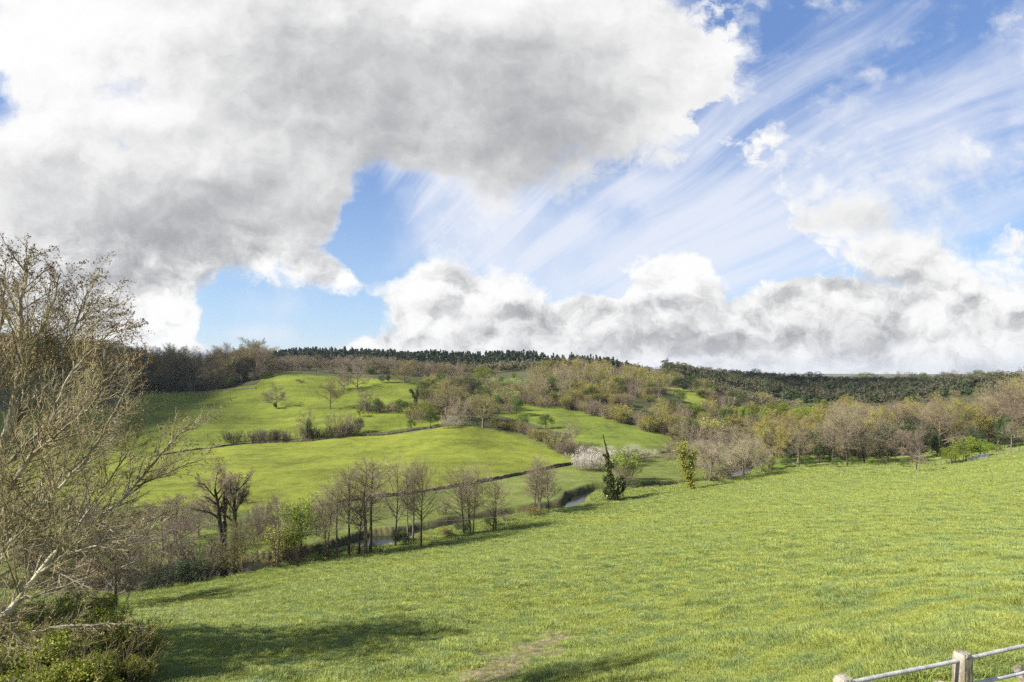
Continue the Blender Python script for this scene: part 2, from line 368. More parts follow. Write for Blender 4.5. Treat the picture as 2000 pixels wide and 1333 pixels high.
def bark(name, c1, c2, scale=3.0, bump=0.4):
    m, t, out = mat(name)
    oi = t.n.new('ShaderNodeObjectInfo'); tc = t.n.new('ShaderNodeTexCoord')
    st = t.v('MULTIPLY', tc.outputs['Object'], (1, 1, 0.35))
    nz = t.noise(st, scale, 5, 0.65)
    c = t.mix(t.sm(nz, 0.35, 0.68), c1, c2)
    hs = t.n.new('ShaderNodeHueSaturation'); t.put(hs.inputs['Color'], c)
    t.put(hs.inputs['Hue'], t.m('MULTIPLY_ADD', t.m('SUBTRACT', oi.outputs['Random'], 0.5), 0.03, 0.5))
    t.put(hs.inputs['Value'], t.m('MULTIPLY_ADD', oi.outputs['Random'], 0.4, 0.8))
    b = t.new('ShaderNodeBsdfPrincipled', Base_Color=hs.outputs[0], Roughness=0.85); b.inputs['Specular IOR Level'].default_value = 0.15
    bp = t.n.new('ShaderNodeBump'); bp.inputs['Strength'].default_value = bump; bp.inputs['Distance'].default_value = 0.03
    t.put(bp.inputs['Height'], t.noise(st, scale * 5, 4, 0.6)); t.l.new(bp.outputs[0], b.inputs['Normal'])
    t.l.new(b.outputs[0], out.inputs[0]); return m

M = {
    'bark': bark('brown_bark', (0.085, 0.065, 0.045), (0.20, 0.165, 0.12)),
    'dark_bark': bark('dark_bark', (0.03, 0.024, 0.018), (0.085, 0.068, 0.05)),
    'pale_bark': bark('pale_bark', (0.12, 0.105, 0.07), (0.37, 0.335, 0.255), 2.2, 0.5),
    'moss_bark': bark('mossy_bark', (0.10, 0.085, 0.045), (0.235, 0.20, 0.12)),
    'birch_bark': bark('silver_bark', (0.22, 0.20, 0.17), (0.55, 0.52, 0.46), 4),
    'twig': bark('bare_twigs', (0.155, 0.120, 0.088), (0.265, 0.21, 0.155), 0.6, 0),
    'twig_pink': bark('pinkish_twigs', (0.178, 0.144, 0.096), (0.305, 0.25, 0.17), 0.6, 0),
    'twig_pale': bark('straw_twigs', (0.20, 0.165, 0.095), (0.34, 0.285, 0.165), 0.6, 0),
    'twig_olive': bark('olive_twigs', (0.125, 0.115, 0.045), (0.24, 0.205, 0.09), 0.5, 0),
    'twig_dark': bark('dark_twigs', (0.045, 0.038, 0.028), (0.10, 0.08, 0.058), 0.5, 0),
    'bud': leafy('opening_buds', (0.16, 0.15, 0.035), (0.30, 0.27, 0.07), scale=0.3, transl=.25),
    'gold': leafy('golden_buds', (0.22, 0.19, 0.045), (0.34, 0.29, 0.06), scale=0.3, transl=.3),
    'rust': leafy('reddish_leaf_buds', (0.06, 0.030, 0.014), (0.15, 0.09, 0.035), scale=2, transl=.2),
    'tan': leafy('tan_buds', (0.19, 0.145, 0.065), (0.30, 0.24, 0.115), scale=1.2, transl=.2),
    'lime': leafy('young_green_leaves', (0.11, 0.145, 0.018), (0.22, 0.27, 0.035), scale=0.4, transl=.35),
    'green': leafy('green_leaves', (0.05, 0.082, 0.018), (0.12, 0.16, 0.035), scale=0.4),
    'ever': leafy('dark_evergreen_leaves', (0.018, 0.032, 0.012), (0.055, 0.078, 0.028), scale=0.5, transl=.12),
    'ivy': leafy('ivy_leaves', (0.025, 0.042, 0.010), (0.095, 0.11, 0.022), scale=0.9, transl=.15, rough=.4, spec=.4),
    'goldivy': leafy('golden_ivy_leaves', (0.09, 0.10, 0.014), (0.25, 0.235, 0.03), scale=0.9, transl=.2),  # ivy with a golden green leaf colour
    'conifer': leafy('conifer_needles', (0.028, 0.045, 0.028), (0.075, 0.10, 0.052), scale=0.06, transl=0.1),
    'farwood': leafy('far_wood_foliage', (0.040, 0.055, 0.022), (0.135, 0.118, 0.070), scale=0.10, transl=0.1),
    'farever': leafy('far_evergreen_foliage', (0.028, 0.048, 0.018), (0.075, 0.10, 0.038), scale=0.10, transl=0.1),
    'blossom': leafy('white_blossom', (0.36, 0.32, 0.29), (0.60, 0.55, 0.52), scale=1.0, transl=.3),
    'bramble': leafy('bramble_leaves', (0.06, 0.085, 0.012), (0.25, 0.26, 0.035), scale=1.4, transl=.3),
    'cable': bark('cable_sheath', (0.30, 0.29, 0.24), (0.36, 0.34, 0.28), 2, 0),
    'rail': bark('weathered_white_rail', (0.26, 0.255, 0.25), (0.42, 0.41, 0.40), 6, 0.3),
    'post': bark('lichened_concrete', (0.17, 0.15, 0.10), (0.44, 0.41, 0.34), 9, 0.8),
    'stone': bark('rubble_stone', (0.07, 0.06, 0.045), (0.26, 0.225, 0.17), 5, 0.9), 'wallstone': bark('dark_field_stone', (0.045, 0.038, 0.028), (0.15, 0.125, 0.09), 1.2, 0.6), 'timber': bark('grey_timber', (0.08, 0.07, 0.055), (0.16, 0.145, 0.12), 3, 0.3),
    'galv': bark('galvanised_steel', (0.13, 0.15, 0.18), (0.21, 0.23, 0.27), 5, 0),
}

def ground_material():
    m, t, out = mat('meadow_ground')
    at = t.n.new('ShaderNodeAttribute'); at.attribute_name = 'cover'
    aw = t.n.new('ShaderNodeAttribute'); aw.attribute_name = 'worn'
    geo = t.n.new('ShaderNodeNewGeometry'); pos = geo.outputs['Position']
    pf = t.v('MULTIPLY', pos, (1, 1, 0.2))
    n1 = t.noise(pf, 0.06, 5, 0.6); n2 = t.noise(pf, 0.55, 4, 0.6); n3 = t.noise(pf, 3.5, 4, 0.65); n4 = t.noise(pf, 14, 3, 0.6)
    k = t.m('ADD', t.m('MULTIPLY', n1, 0.8), t.m('ADD', t.m('MULTIPLY', n2, 0.6), t.m('ADD', t.m('MULTIPLY', n3, 0.55), t.m('MULTIPLY', n4, 0.3))))
    n5 = t.noise(t.v('MULTIPLY', pos, (0.25, 1.0, 2.2)), 0.22, 4, 0.6)
    k = t.m('ADD', k, t.m('MULTIPLY', t.m('SUBTRACT', n5, 0.5), 0.5))
    k = t.sm(k, 0.75, 1.5, 0.50, 1.48)
    c = t.v('MULTIPLY', at.outputs['Color'], t.comb(k, k, k))
    # cooler tussocks against yellower short grass
    c = t.mix(t.sm(n2, 0.48, 0.66, 0, 0.5), c, t.v('MULTIPLY', c, (0.72, 0.93, 1.25)))
    c = t.mix(t.sm(n1, 0.55, 0.75, 0, 0.5), c, t.v('MULTIPLY', c, (1.15, 1.02, 0.75)))
    w = t.m('MULTIPLY', aw.outputs['Fac'], t.sm(t.m('ADD', n3, t.m('MULTIPLY', n2, 0.6)), 0.55, 0.90, 0.45, 1.0))
    c = t.mix(w, c, t.mix(t.sm(n3, 0.3, 0.7), (0.06, 0.043, 0.028), (0.25, 0.195, 0.12)))
    b = t.new('ShaderNodeBsdfPrincipled', Base_Color=c, Roughness=0.9); b.inputs['Specular IOR Level'].default_value = 0.1
    bp = t.n.new('ShaderNodeBump'); bp.inputs['Strength'].default_value = 0.8; bp.inputs['Distance'].default_value = 0.12
    t.put(bp.inputs['Height'], t.m('ADD', t.m('MULTIPLY', n3, 0.8), t.m('MULTIPLY', n4, 0.4))); t.l.new(bp.outputs[0], b.inputs['Normal'])
    t.l.new(b.outputs[0], out.inputs[0]); return m


def water_material():
    m, t, out = mat('river_water')
    geo = t.n.new('ShaderNodeNewGeometry')
    b = t.new('ShaderNodeBsdfPrincipled', Base_Color=(0.02, 0.022, 0.014), Roughness=0.06)
    bp = t.n.new('ShaderNodeBump'); bp.inputs['Strength'].default_value = 0.5; bp.inputs['Distance'].default_value = 0.05
    t.put(bp.inputs['Height'], t.noise(geo.outputs['Position'], 2.2, 4, 0.6)); t.l.new(bp.outputs[0], b.inputs['Normal'])
    t.l.new(b.outputs[0], out.inputs[0]); return m


# ---------------------------------------------------------------- the land, one sheet
def inpoly(px, py, poly):
    poly = np.array(poly, float); ins = np.zeros(px.shape, bool); n = len(poly); j = n - 1
    for i in range(n):
        xi, yi = poly[i]; xj, yj = poly[j]
        c = ((yi > py) != (yj > py)) & (px < (xj - xi) * (py - yi) / (yj - yi + 1e-12) + xi)
        ins ^= c; j = i
    return ins

def build_land():
    th = np.concatenate([np.linspace(-math.pi, -1.2, 20, endpoint=False), np.linspace(-1.2, -0.78, 60, endpoint=False),
                         np.linspace(-0.78, 0.78, 900, endpoint=False), np.linspace(0.78, 1.2, 60, endpoint=False), np.linspace(1.2, math.pi, 20)])
    r = np.concatenate([[0.5, 1.5], np.exp(np.linspace(math.log(2.5), math.log(9), 40, endpoint=False)), np.exp(np.linspace(math.log(9), math.log(60), 330, endpoint=False)),
                        np.exp(np.linspace(math.log(60), math.log(330), 380, endpoint=False)), np.exp(np.linspace(math.log(330), math.log(1600), 130, endpoint=False)),
                        np.exp(np.linspace(math.log(1600), math.log(6000), 12))])
    T, Rr = np.meshgrid(th, r, indexing='ij')
    X = Rr * np.sin(T); Y = Rr * np.cos(T)
    Z = height(X, Y)
    nt, nr = X.shape
    i = np.arange(nt - 1)[:, None] * nr; j = np.arange(nr - 1)[None, :]
    q = np.stack([i + j, i + nr + j, i + nr + j + 1, i + j + 1], -1)
    mb = MB(); mb.add(np.stack([X, Y, Z], -1).reshape(-1, 3), q[:, :, ::-1].reshape(-1, 4))
    me = mb.mesh('land', ground_material())
    x, y, z = X.ravel(), Y.ravel(), Z.ravel()
    Ys = np.maximum(y, 1e-3); px = 1000 + x / Ys * F; py = HZ - z / Ys * F
    wob = vnoise(x / 9, y / 9, 21) * 3
    px = px + wob; py = py + vnoise(x / 7, y / 7, 22) * 1.0
    col = np.tile(np.array([0.062, 0.066, 0.026]), (len(x), 1))      # woodland floor and scrub
    rd, rw = np.full(len(x), 99.0), np.full(len(x), 6.0)
    sel = (y > 30) & (y < 300); rd[sel], rw[sel] = river_dist(x[sel], y[sel])
    NEAR = (0.184, 0.220, 0.055); FLOODC = (0.112, 0.130, 0.030); BRIGHT = (0.134, 0.150, 0.019)
    riverY = np.interp(x, RIVS[:, 0], RIVS[:, 1])
    nearm = (y < riverY)
    col[nearm] = NEAR
    edge = nearm & (rd < 11 + vnoise(x / 5, y / 5, 31) * 3); col[edge] = (0.105, 0.140, 0.020)
    far = ~nearm & (y < 195) & (y > 50); col[far] = FLOODC
    def reg(poly, y0, y1, c):
        s = (y > y0) & (y < y1); idx = np.where(s)[0]; k = inpoly(px[idx], py[idx], poly); col[idx[k]] = c
    reg([(-500, 1000), (250, 985), (560, 1003), (700, 975), (800, 964), (900, 950), (1000, 930), (1110, 908), (1125, 895), (1060, 872), (1000, 848), (930, 833), (870, 832), (800, 848), (690, 852), (560, 864), (440, 872), (300, 890), (-500, 900)], 90, 260, BRIGHT)
    reg([(-500, 895), (300, 888), (440, 868), (560, 860), (690, 850), (860, 830), (900, 790), (860, 745), (790, 744), (640, 735), (560, 728), (520, 731), (500, 752), (400, 766), (280, 768), (250, 800), (-500, 800)], 150, 345, (0.114, 0.134, 0.016))
    reg([(985, 788), (1060, 790), (1130, 800), (1220, 828), (1310, 850), (1310, 875), (1230, 872), (1150, 880), (1110, 850), (1030, 825), (975, 812)], 150, 270, (0.112, 0.138, 0.022))
    reg([(940, 752), (1015, 757), (1015, 772), (955, 771)], 240, 340, (0.14, 0.19, 0.02))
    reg([(960, 738), (1020, 740), (1015, 750), (950, 752)], 240, 380, (0.09, 0.14, 0.02))
    reg([(1285, 757), (1330, 757), (1380, 775), (1440, 800), (1400, 803), (1340, 785)], 240, 400, (0.17, 0.19, 0.03))
    reg([(1455, 792), (1620, 796), (1620, 806), (1455, 806)], 250, 420, (0.10, 0.145, 0.022))
    farp = y > 800; col[farp] = (0.075, 0.088, 0.038)
    idx = np.where((y > 900))[0]; st = vnoise(x[idx] / 260, y[idx] / 200, 41) > 0.1; col[idx[st]] = (0.15, 0.14, 0.075)
    bank = rd < rw / 2 + 1.3 + vnoise(x / 4, y / 4, 32) * 0.7; col[bank] = (0.088, 0.082, 0.036)
    col = np.concatenate([col, np.ones((len(col), 1))], 1)
    a = me.color_attributes.new('cover', 'FLOAT_COLOR', 'POINT'); a.data.foreach_set('color', col.astype(np.float32).ravel())
    # trodden patch at the foot of the field
    c0 = np.array(ground(900, 1345)[:2]); c1 = np.array(ground(1085, 1240)[:2]); d = c1 - c0; L2 = (d ** 2).sum()
    tt = np.clip(((x - c0[0]) * d[0] + (y - c0[1]) * d[1]) / L2, -0.4, 1.0)
    dd = np.hypot(x - c0[0] - tt * d[0], y - c0[1] - tt * d[1])
    worn = np.clip(1.2 - dd / (2.0 - 0.6 * tt) + 0.4 * vnoise(x / 0.5, y / 0.5, 71) + 0.3 * vnoise(x / 1.7, y / 1.7, 72), 0, 1) * (y < 60) * (dd < 4)
    b = me.attributes.new('worn', 'FLOAT', 'POINT'); b.data.foreach_set('value', worn.astype(np.float32))
    o = link('land', me); tag(o, kind='structure')
    # river sheet
    P = RIVS[:, :2]; t = np.gradient(P, axis=0); t /= np.linalg.norm(t, axis=1, keepdims=True); nrm = np.stack([-t[:, 1], t[:, 0]], 1)
    w = RIVS[:, 2:3] / 2 + 1.2
    Lf = P + nrm * w; Rt = P - nrm * w; n = len(P)
    V = np.concatenate([np.c_[Lf, np.full(n, WATER)], np.c_[Rt, np.full(n, WATER)]]); k = np.arange(n - 1)
    mb = MB(); mb.add(V, np.stack([k + n, k + n + 1, k + 1, k], 1)); o = mb.build('river_water', water_material()); tag(o, kind='structure')
build_land()


# ---------------------------------------------------------------- growing trees
def unit(v): return v / (np.linalg.norm(v) + 1e-9)

def grow(rng, start, d, length, rad, lev, prm, out, tips):
    """one branch as a polyline, then its side branches; prm[lev] = dict of that level"""
    p = prm[lev]; n = p['seg']; pts = [start]; d = unit(d); step = length / n; dirs = [d]
    for _ in range(n):
        d = unit(d + rng.normal(0, p['wob'], 3) + np.array([0, 0, p['up']]))
        pts.append(pts[-1] + d * step); dirs.append(d)
    pts = np.array(pts); tt = np.linspace(0, 1, n + 1)
    rr = rad * (1 - tt * (1 - p.get('tip', 0.3)))
    out.append((lev, pts, rr))
    if lev + 1 >= len(prm):
        tips.append(pts[-1]); tips.append(pts[-1] * 0.45 + pts[-2] * 0.55); return
    c = prm[lev + 1]; k = max(1, int(round(p['kids'] * (0.8 + 0.4 * rng.random())))); phi = rng.random() * 6.28
    for i in range(k):
        t = p['t0'] + (1 - p['t0']) * (i + rng.random() * 0.8) / k; t = min(t, 0.995)
        x = t * n; a = int(x); f = x - a; s = pts[a] * (1 - f) + pts[min(a + 1, n)] * f; dd = dirs[min(a + 1, n)]
        ang = R(p['ang'] + rng.normal(0, p.get('angj', 9))) * (1 - 0.35 * t)
        phi += 2.4 + rng.normal(0, 0.4)
        ref = np.array([1.0, 0, 0]) if abs(dd[2]) > 0.8 else np.array([0, 0, 1.0])
        U = unit(np.cross(dd, ref)); W = np.cross(dd, U)
        nd = dd * math.cos(ang) + (U * math.cos(phi) + W * math.sin(phi)) * math.sin(ang)
        L = length * p['ratio'] * p['shape'](t) * rng.uniform(0.75, 1.2)
        grow(rng, s, nd, L, min(rr[a] * 0.75, max(c.get('minr', 0.004), rad * p.get('rr', 0.5) * (1.1 - 0.7 * t))), lev + 1, prm, out, tips)
    if p.get('lead', True) and lev > 0: tips.append(pts[-1])

DOME = lambda t: 1.15 - 0.65 * t
BELL = lambda t: 0.45 + 1.1 * math.sin(math.pi * min(1, max(0, t * 0.92)))
FLAT = lambda t: 1.0

def split_build(name_t, name_c, out, cut, mt, mc):
    a, b = MB(), MB()
    tubes(a, [(p, r) for l, p, r in out if l < cut], lambda r: 7 if r > 0.06 else 5 if r > 0.025 else 4)
    tubes(b, [(p, r) for l, p, r in out if l >= cut], lambda r: 3)
    return a.mesh(name_t, mt), b.mesh(name_c, mc)

TW = 0.010
def alder(seed, H=15, lean=0.03, t0=0.32, w=1.0, twig='twig', barkm='bark', kids=26, stems=1, fine=1.0):
    rng = np.random.default_rng(seed); out, tips = [], []
    prm = [dict(seg=9, wob=0.035, up=0.02, kids=kids + 4, t0=t0, ang=64, ratio=0.29 * w, shape=BELL, rr=0.33, tip=0.12),
           dict(seg=5, wob=0.10, up=0.045, kids=11, t0=0.12, ang=46, ratio=0.46, shape=DOME, rr=0.5, minr=0.02),
           dict(seg=3, wob=0.13, up=0.03, kids=10, t0=0.1, ang=42, ratio=0.55, shape=DOME, rr=0.5, minr=0.012),
           dict(seg=2, wob=0.12, up=0.05, minr=TW, tip=0.4)]
    for s in range(stems):
        a = rng.random() * 6.28 + s * 2.1; sp = 0.45 * (stems > 1)
        d = np.array([math.cos(a) * (0.12 * (stems > 1)) + rng.normal(0, lean), math.sin(a) * (0.12 * (stems > 1)), 1.0])
        h = H * (1 if s == 0 else rng.uniform(0.7, 0.95))
        grow(rng, np.array([math.cos(a) * sp, math.sin(a) * sp, -0.4]), d, h, 0.017 * h * (0.8 if stems > 1 else 1), 0, prm, out, tips)
    return (*split_build('trunk', 'crown', out, 2, M[barkm], M[twig]), np.array(tips), H)

def spreading(seed, H=13, w=1.0, twig='twig', barkm='bark', bole=0.22, limbs=9, twist=1.0, kids=10, k3=8, up=0.02):
    rng = np.random.default_rng(seed); out, tips = [], []
    prm = [dict(seg=5, wob=0.05, up=0.02, kids=limbs, t0=bole / 0.62, ang=66, angj=12, ratio=0.88 * w, shape=lambda t: 1.05 - 0.15 * t, rr=0.55, tip=0.35),
           dict(seg=6, wob=0.13 * twist, up=up, kids=kids, t0=0.22, ang=44, ratio=0.52, shape=DOME, rr=0.5, minr=0.04),
           dict(seg=4, wob=0.15 * twist, up=0.05, kids=k3, t0=0.12, ang=42, ratio=0.5, shape=DOME, rr=0.5, minr=0.018),
           dict(seg=3, wob=0.15 * twist, up=0.04, kids=6, t0=0.1, ang=40, ratio=0.6, shape=DOME, rr=0.6, minr=0.012),
           dict(seg=2, wob=0.12, up=0.03, minr=TW, tip=0.4)]
    grow(rng, np.array([0, 0, -0.4]), np.array([rng.normal(0, .05), rng.normal(0, .05), 1]), H * 0.62, 0.026 * H, 0, prm, out, tips)
    return (*split_build('trunk', 'crown', out, 2, M[barkm], M[twig]), np.array(tips), H)

def dense(seed, H=13, w=1.0, twig='twig', barkm='bark', bole=0.10, limbs=11, tw=0.013, up=0.015, ang=68):
    rng = np.random.default_rng(seed); out, tips = [], []
    prm = [dict(seg=5, wob=0.05, up=0.02, kids=limbs, t0=bole / 0.62, ang=ang, angj=14, ratio=0.80 * w, shape=lambda t: 1.12 - 0.25 * t, rr=0.5, tip=0.35),
           dict(seg=5, wob=0.12, up=up, kids=11, t0=0.18, ang=48, ratio=0.50, shape=DOME, rr=0.5, minr=0.035),
           dict(seg=4, wob=0.15, up=0.03, kids=9, t0=0.1, ang=46, ratio=0.52, shape=DOME, rr=0.5, minr=0.018),
           dict(seg=3, wob=0.15, up=0.02, kids=7, t0=0.1, ang=44, ratio=0.60, shape=DOME, rr=0.6, minr=0.013),
           dict(seg=2, wob=0.12, up=0.02, minr=tw, tip=0.5)]
    grow(rng, np.array([0, 0, -0.4]), np.array([rng.normal(0, .05), rng.normal(0, .05), 1]), H * 0.62, 0.024 * H, 0, prm, out, tips)
    return (*split_build('trunk', 'crown', out, 2, M[barkm], M[twig]), np.array(tips), H)

def thicket(seed, H=4, stems=16, spread=0.5, twig='twig', barkm='bark', k=(8, 7), fan=0.45):
    rng = np.random.default_rng(seed); out, tips = [], []
    prm = [dict(seg=4, wob=0.09, up=0.05, kids=k[0], t0=0.15, ang=38, ratio=0.42, shape=DOME, rr=0.55, tip=0.3),
           dict(seg=3, wob=0.14, up=0.05, kids=k[1], t0=0.1, ang=40, ratio=0.5, shape=DOME, rr=0.6, minr=0.013),
           dict(seg=2, wob=0.14, up=0.04, minr=TW, tip=0.4)]
    for _ in range(stems):
        a = rng.random() * 6.28; q = math.sqrt(rng.random()) * spread * H * 0.5
        grow(rng, np.array([math.cos(a) * q, math.sin(a) * q, -0.2]), np.array([math.cos(a) * fan * rng.random(), math.sin(a) * fan * rng.random(), 1]),
             H * rng.uniform(0.7, 1.0), 0.009 * H, 0, prm, out, tips)
    return (*split_build('trunk', 'crown', out, 1, M[barkm], M[twig]), np.array(tips), H)

def with_buds(t, mat_, size, n, seed=1, jit=0.12):
    rng = np.random.default_rng(seed); tr, cr, tips, H = t
    idx = rng.integers(0, len(tips), n); mb = MB(); cards(mb, tips[idx] + rng.normal(0, jit, (n, 3)), size, rng)
    return tr, cr, tips, H, mb.mesh('buds', M[mat_])

def clumps(rng, n, c, rad, nclump, squash=0.8, fill=0.5):
    """points massed in uneven clumps over and inside a crown"""
    cc = rng.normal(size=(nclump, 3)); cc /= np.linalg.norm(cc, axis=1, keepdims=True)
    cc *= (rng.uniform(fill, 1.0, (nclump, 1))) ; cc[:, 2] = cc[:, 2] * 0.9 + 0.05
    cr = rng.uniform(0.16, 0.36, nclump)
    k = rng.choice(nclump, n, p=cr ** 2 / (cr ** 2).sum()); d = rng.normal(size=(n, 3)); d /= np.linalg.norm(d, axis=1, keepdims=True)
    p = cc[k] + d * (cr[k] * rng.uniform(0.55, 1.08, n) ** 0.6)[:, None]
    return np.array(c) + p * np.array([rad, rad, rad * squash])

def leafy_tree(seed, H=8, w=0.8, leaf='green', n=5200, size=0.22, barkm='dark_bark', base=0.12, nclump=34):
    rng = np.random.default_rng(seed); out, tips = [], []
    prm = [dict(seg=5, wob=0.08, up=0.02, kids=9, t0=0.2, ang=45, ratio=0.5, shape=DOME, rr=0.5, tip=0.3),
           dict(seg=4, wob=0.12, up=0.05, kids=5, t0=0.2, ang=40, ratio=0.5, shape=DOME, minr=0.02), dict(seg=2, wob=0.1, up=0, minr=0.015)]
    grow(rng, np.array([0, 0, -0.3]), np.array([0, 0, 1.0]), H * 0.75, 0.02 * H, 0, prm, out, tips)
    a = MB(); tubes(a, [(p, r) for l, p, r in out], lambda r: 5)
    cz = H * (1 + base) / 2; hr = H * (1 - base) / 2
    mb = MB(); cards(mb, clumps(rng, n, (0, 0, cz), H * w / 2, nclump, hr / (H * w / 2)), size, rng)
    return a.mesh('trunk', M[barkm]), mb.mesh('crown', M[leaf]), np.zeros((0, 3)), H

def conifer_points(rng, H, n, w=0.2):
    t = rng.random(n) ** 0.75; a = rng.random(n) * 6.28; r = H * w * (1 - t) * rng.uniform(0.35, 1.1, n) * (1 + 0.25 * np.sin(t * 40)) + 0.1
    return np.stack([np.cos(a) * r, np.sin(a) * r, H * (0.1 + 0.9 * t)], 1)

def ivy_on(rng, paths, n, size, thick=0.45):
    mb = MB()
    for p, r, q in paths:
        p = np.asarray(p, float); m = int(n * q); t = rng.random(m) * (len(p) - 1); i = t.astype(int); f = (t - i)[:, None]
        c = p[i] * (1 - f) + p[np.minimum(i + 1, len(p) - 1)] * f
        lump = 0.35 + 1.0 * (np.sin(c[:, 2] * 1.9 + i) * 0.5 + 0.5) * (0.6 + 0.4 * np.sin(c[:, 2] * 5.3 + 1))
        d = rng.normal(size=(m, 3)); d /= np.linalg.norm(d, axis=1, keepdims=True)
        cards(mb, c + d * (np.interp(t, [0, len(p) - 1], r if isinstance(r, tuple) else (r, r)) * thick * lump * rng.uniform(0.5, 1.15, m))[:, None], size, rng)
    return mb

# ---------------------------------------------------------------- prototypes
PROTO = {}
PROTO['alder'] = [alder(11, twig='twig_pink', barkm='dark_bark'), alder(12, t0=0.4, w=0.8, twig='twig_pink', barkm='dark_bark'), alder(13, kids=30, w=1.1, twig='twig_pink', barkm='dark_bark'), alder(14, t0=0.25, w=0.95, lean=0.08, twig='twig_pink', barkm='dark_bark')]
PROTO['slim'] = [alder(21, t0=0.5, w=0.55, kids=18), alder(22, t0=0.35, w=0.5, kids=20)]
PROTO['alder3'] = [alder(31, twig='twig_pink', stems=3, t0=0.35, w=0.8, kids=20), alder(32, twig='twig_pink', stems=3, t0=0.3, w=0.95, kids=18)]
PROTO['tallbole'] = [spreading(45, H=15, bole=0.42, w=0.40, limbs=10, barkm='dark_bark', twig='twig_pink', k3=9), spreading(46, H=15, bole=0.40, w=0.38, limbs=10, barkm='dark_bark', twig='twig_pink', k3=9)]
PROTO['round'] = [dense(41), dense(42, w=1.1), dense(43, w=0.9, limbs=12)]
PROTO['pink'] = [dense(47, twig='twig_pink', tw=0.014), dense(48, w=1.05, twig='twig_pink', tw=0.014)]
PROTO['oak'] = [dense(51, twig='twig_olive', w=1.2, bole=0.16, barkm='moss_bark'), dense(52, twig='twig', w=1.1, bole=0.14, barkm='moss_bark')]
PROTO['budded'] = [with_buds(dense(61, w=1.0, twig='twig', bole=0.06), 'bud', 0.11, 9000), with_buds(dense(62, w=0.95, twig='twig_olive', bole=0.05), 'tan', 0.11, 9000),
                   with_buds(alder(63, w=1.25, kids=30, t0=0.15, twig='twig'), 'tan', 0.11, 8000)]
PROTO['golden'] = [with_buds(spreading(71, w=0.95, twig='twig_olive'), 'gold', 0.15, 13000)]
PROTO['thicket'] = [thicket(81), thicket(82, stems=20), thicket(83, stems=14, spread=0.8)]
PROTO['olive_thicket'] = [with_buds(thicket(91, twig='twig_olive'), 'bud', 0.12, 2600), with_buds(thicket(92, twig='twig_olive', stems=18), 'bud', 0.13, 3600)]
PROTO['dark_thicket'] = [thicket(95, twig='twig_dark', barkm='dark_bark', stems=22, spread=0.9), thicket(96, twig='twig_dark', barkm='dark_bark', stems=22, spread=0.7)]
PROTO['sapling'] = [thicket(104, H=8, stems=3, spread=0.12, twig='twig_pale', barkm='pale_bark', k=(16, 8), fan=0.10), thicket(101, H=8, stems=3, spread=0.12, twig='twig_pale', k=(16, 8), fan=0.12), thicket(102, H=8, stems=4, spread=0.15, twig='twig_pale', k=(14, 7), fan=0.15),
                    with_buds(thicket(103, H=8, stems=3, spread=0.15, twig='twig_olive', k=(14, 8), fan=0.15), 'bud', 0.15, 2200)]
PROTO['leafy'] = [leafy_tree(111, leaf='green'), leafy_tree(112, leaf='green', w=0.95, nclump=44)]
PROTO['lime'] = [leafy_tree(121, leaf='lime', w=0.95, nclump=44), leafy_tree(122, leaf='lime', w=0.8)]
PROTO['ever'] = [leafy_tree(131, leaf='ever', w=0.95, base=0.02), leafy_tree(132, leaf='ever', w=0.7)]
def blossom(seed, dense):
    t = thicket(seed, H=4, stems=20, spread=1.1, twig='twig_pale', fan=0.7, k=(9, 8)); return with_buds(t, 'blossom', 0.10, dense, seed, 0.16)
PROTO['blossom'] = [blossom(141, 5200), blossom(142, 2600)]
def conifer(seed):
    rng = np.random.default_rng(seed); a = MB(); H = 15
    tubes(a, [(np.array([[0, 0, -0.5], [0, 0, H * 0.5], [0, 0, H]]), np.array([0.25, 0.15, 0.03]))], lambda r: 6)
    b = MB(); cards(b, conifer_points(rng, H, 2600, 0.19), 0.8, rng, 0.6)
    return a.mesh('trunk', M['dark_bark']), b.mesh('crown', M['conifer']), np.zeros((0, 3)), H
PROTO['conifer'] = [conifer(151), conifer(152)]

WORD = {'pink': 'bare_tree', 'tallbole': 'bare_tree', 'alder': 'alder_tree', 'slim': 'alder_tree', 'alder3': 'alder_tree', 'round': 'bare_tree', 'oak': 'oak_tree', 'budded': 'budding_tree', 'golden': 'golden_willow', 'thicket': 'bare_shrub',
        'olive_thicket': 'budding_shrub', 'dark_thicket': 'dark_shrub', 'sapling': 'young_tree', 'leafy': 'green_shrub', 'lime': 'leafy_tree', 'ever': 'evergreen_shrub', 'blossom': 'blackthorn_bush', 'conifer': 'conifer_tree'}
CATS = {'thicket': 'shrub', 'olive_thicket': 'shrub', 'dark_thicket': 'shrub', 'leafy': 'shrub', 'ever': 'shrub', 'blossom': 'bush'}
for _k, _l in PROTO.items():
    for _i, _p in enumerate(_l):
        _v = np.empty(len(_p[1].vertices) * 3, np.float32); _p[1].vertices.foreach_get('co', _v); _v = _v.reshape(-1, 3)
        _l[_i] = _p[:3] + (float(np.percentile(_v[:, 2], 99.8)),) + _p[4:]
        print('PROTO', _k, _i, 'H %.1f' % _l[_i][3], 'W %.1f' % (2 * np.percentile(np.hypot(_v[:, 0], _v[:, 1]), 96)), 'nominal', _p[3], 'verts', len(_v))
RNG = np.random.default_rng(7)

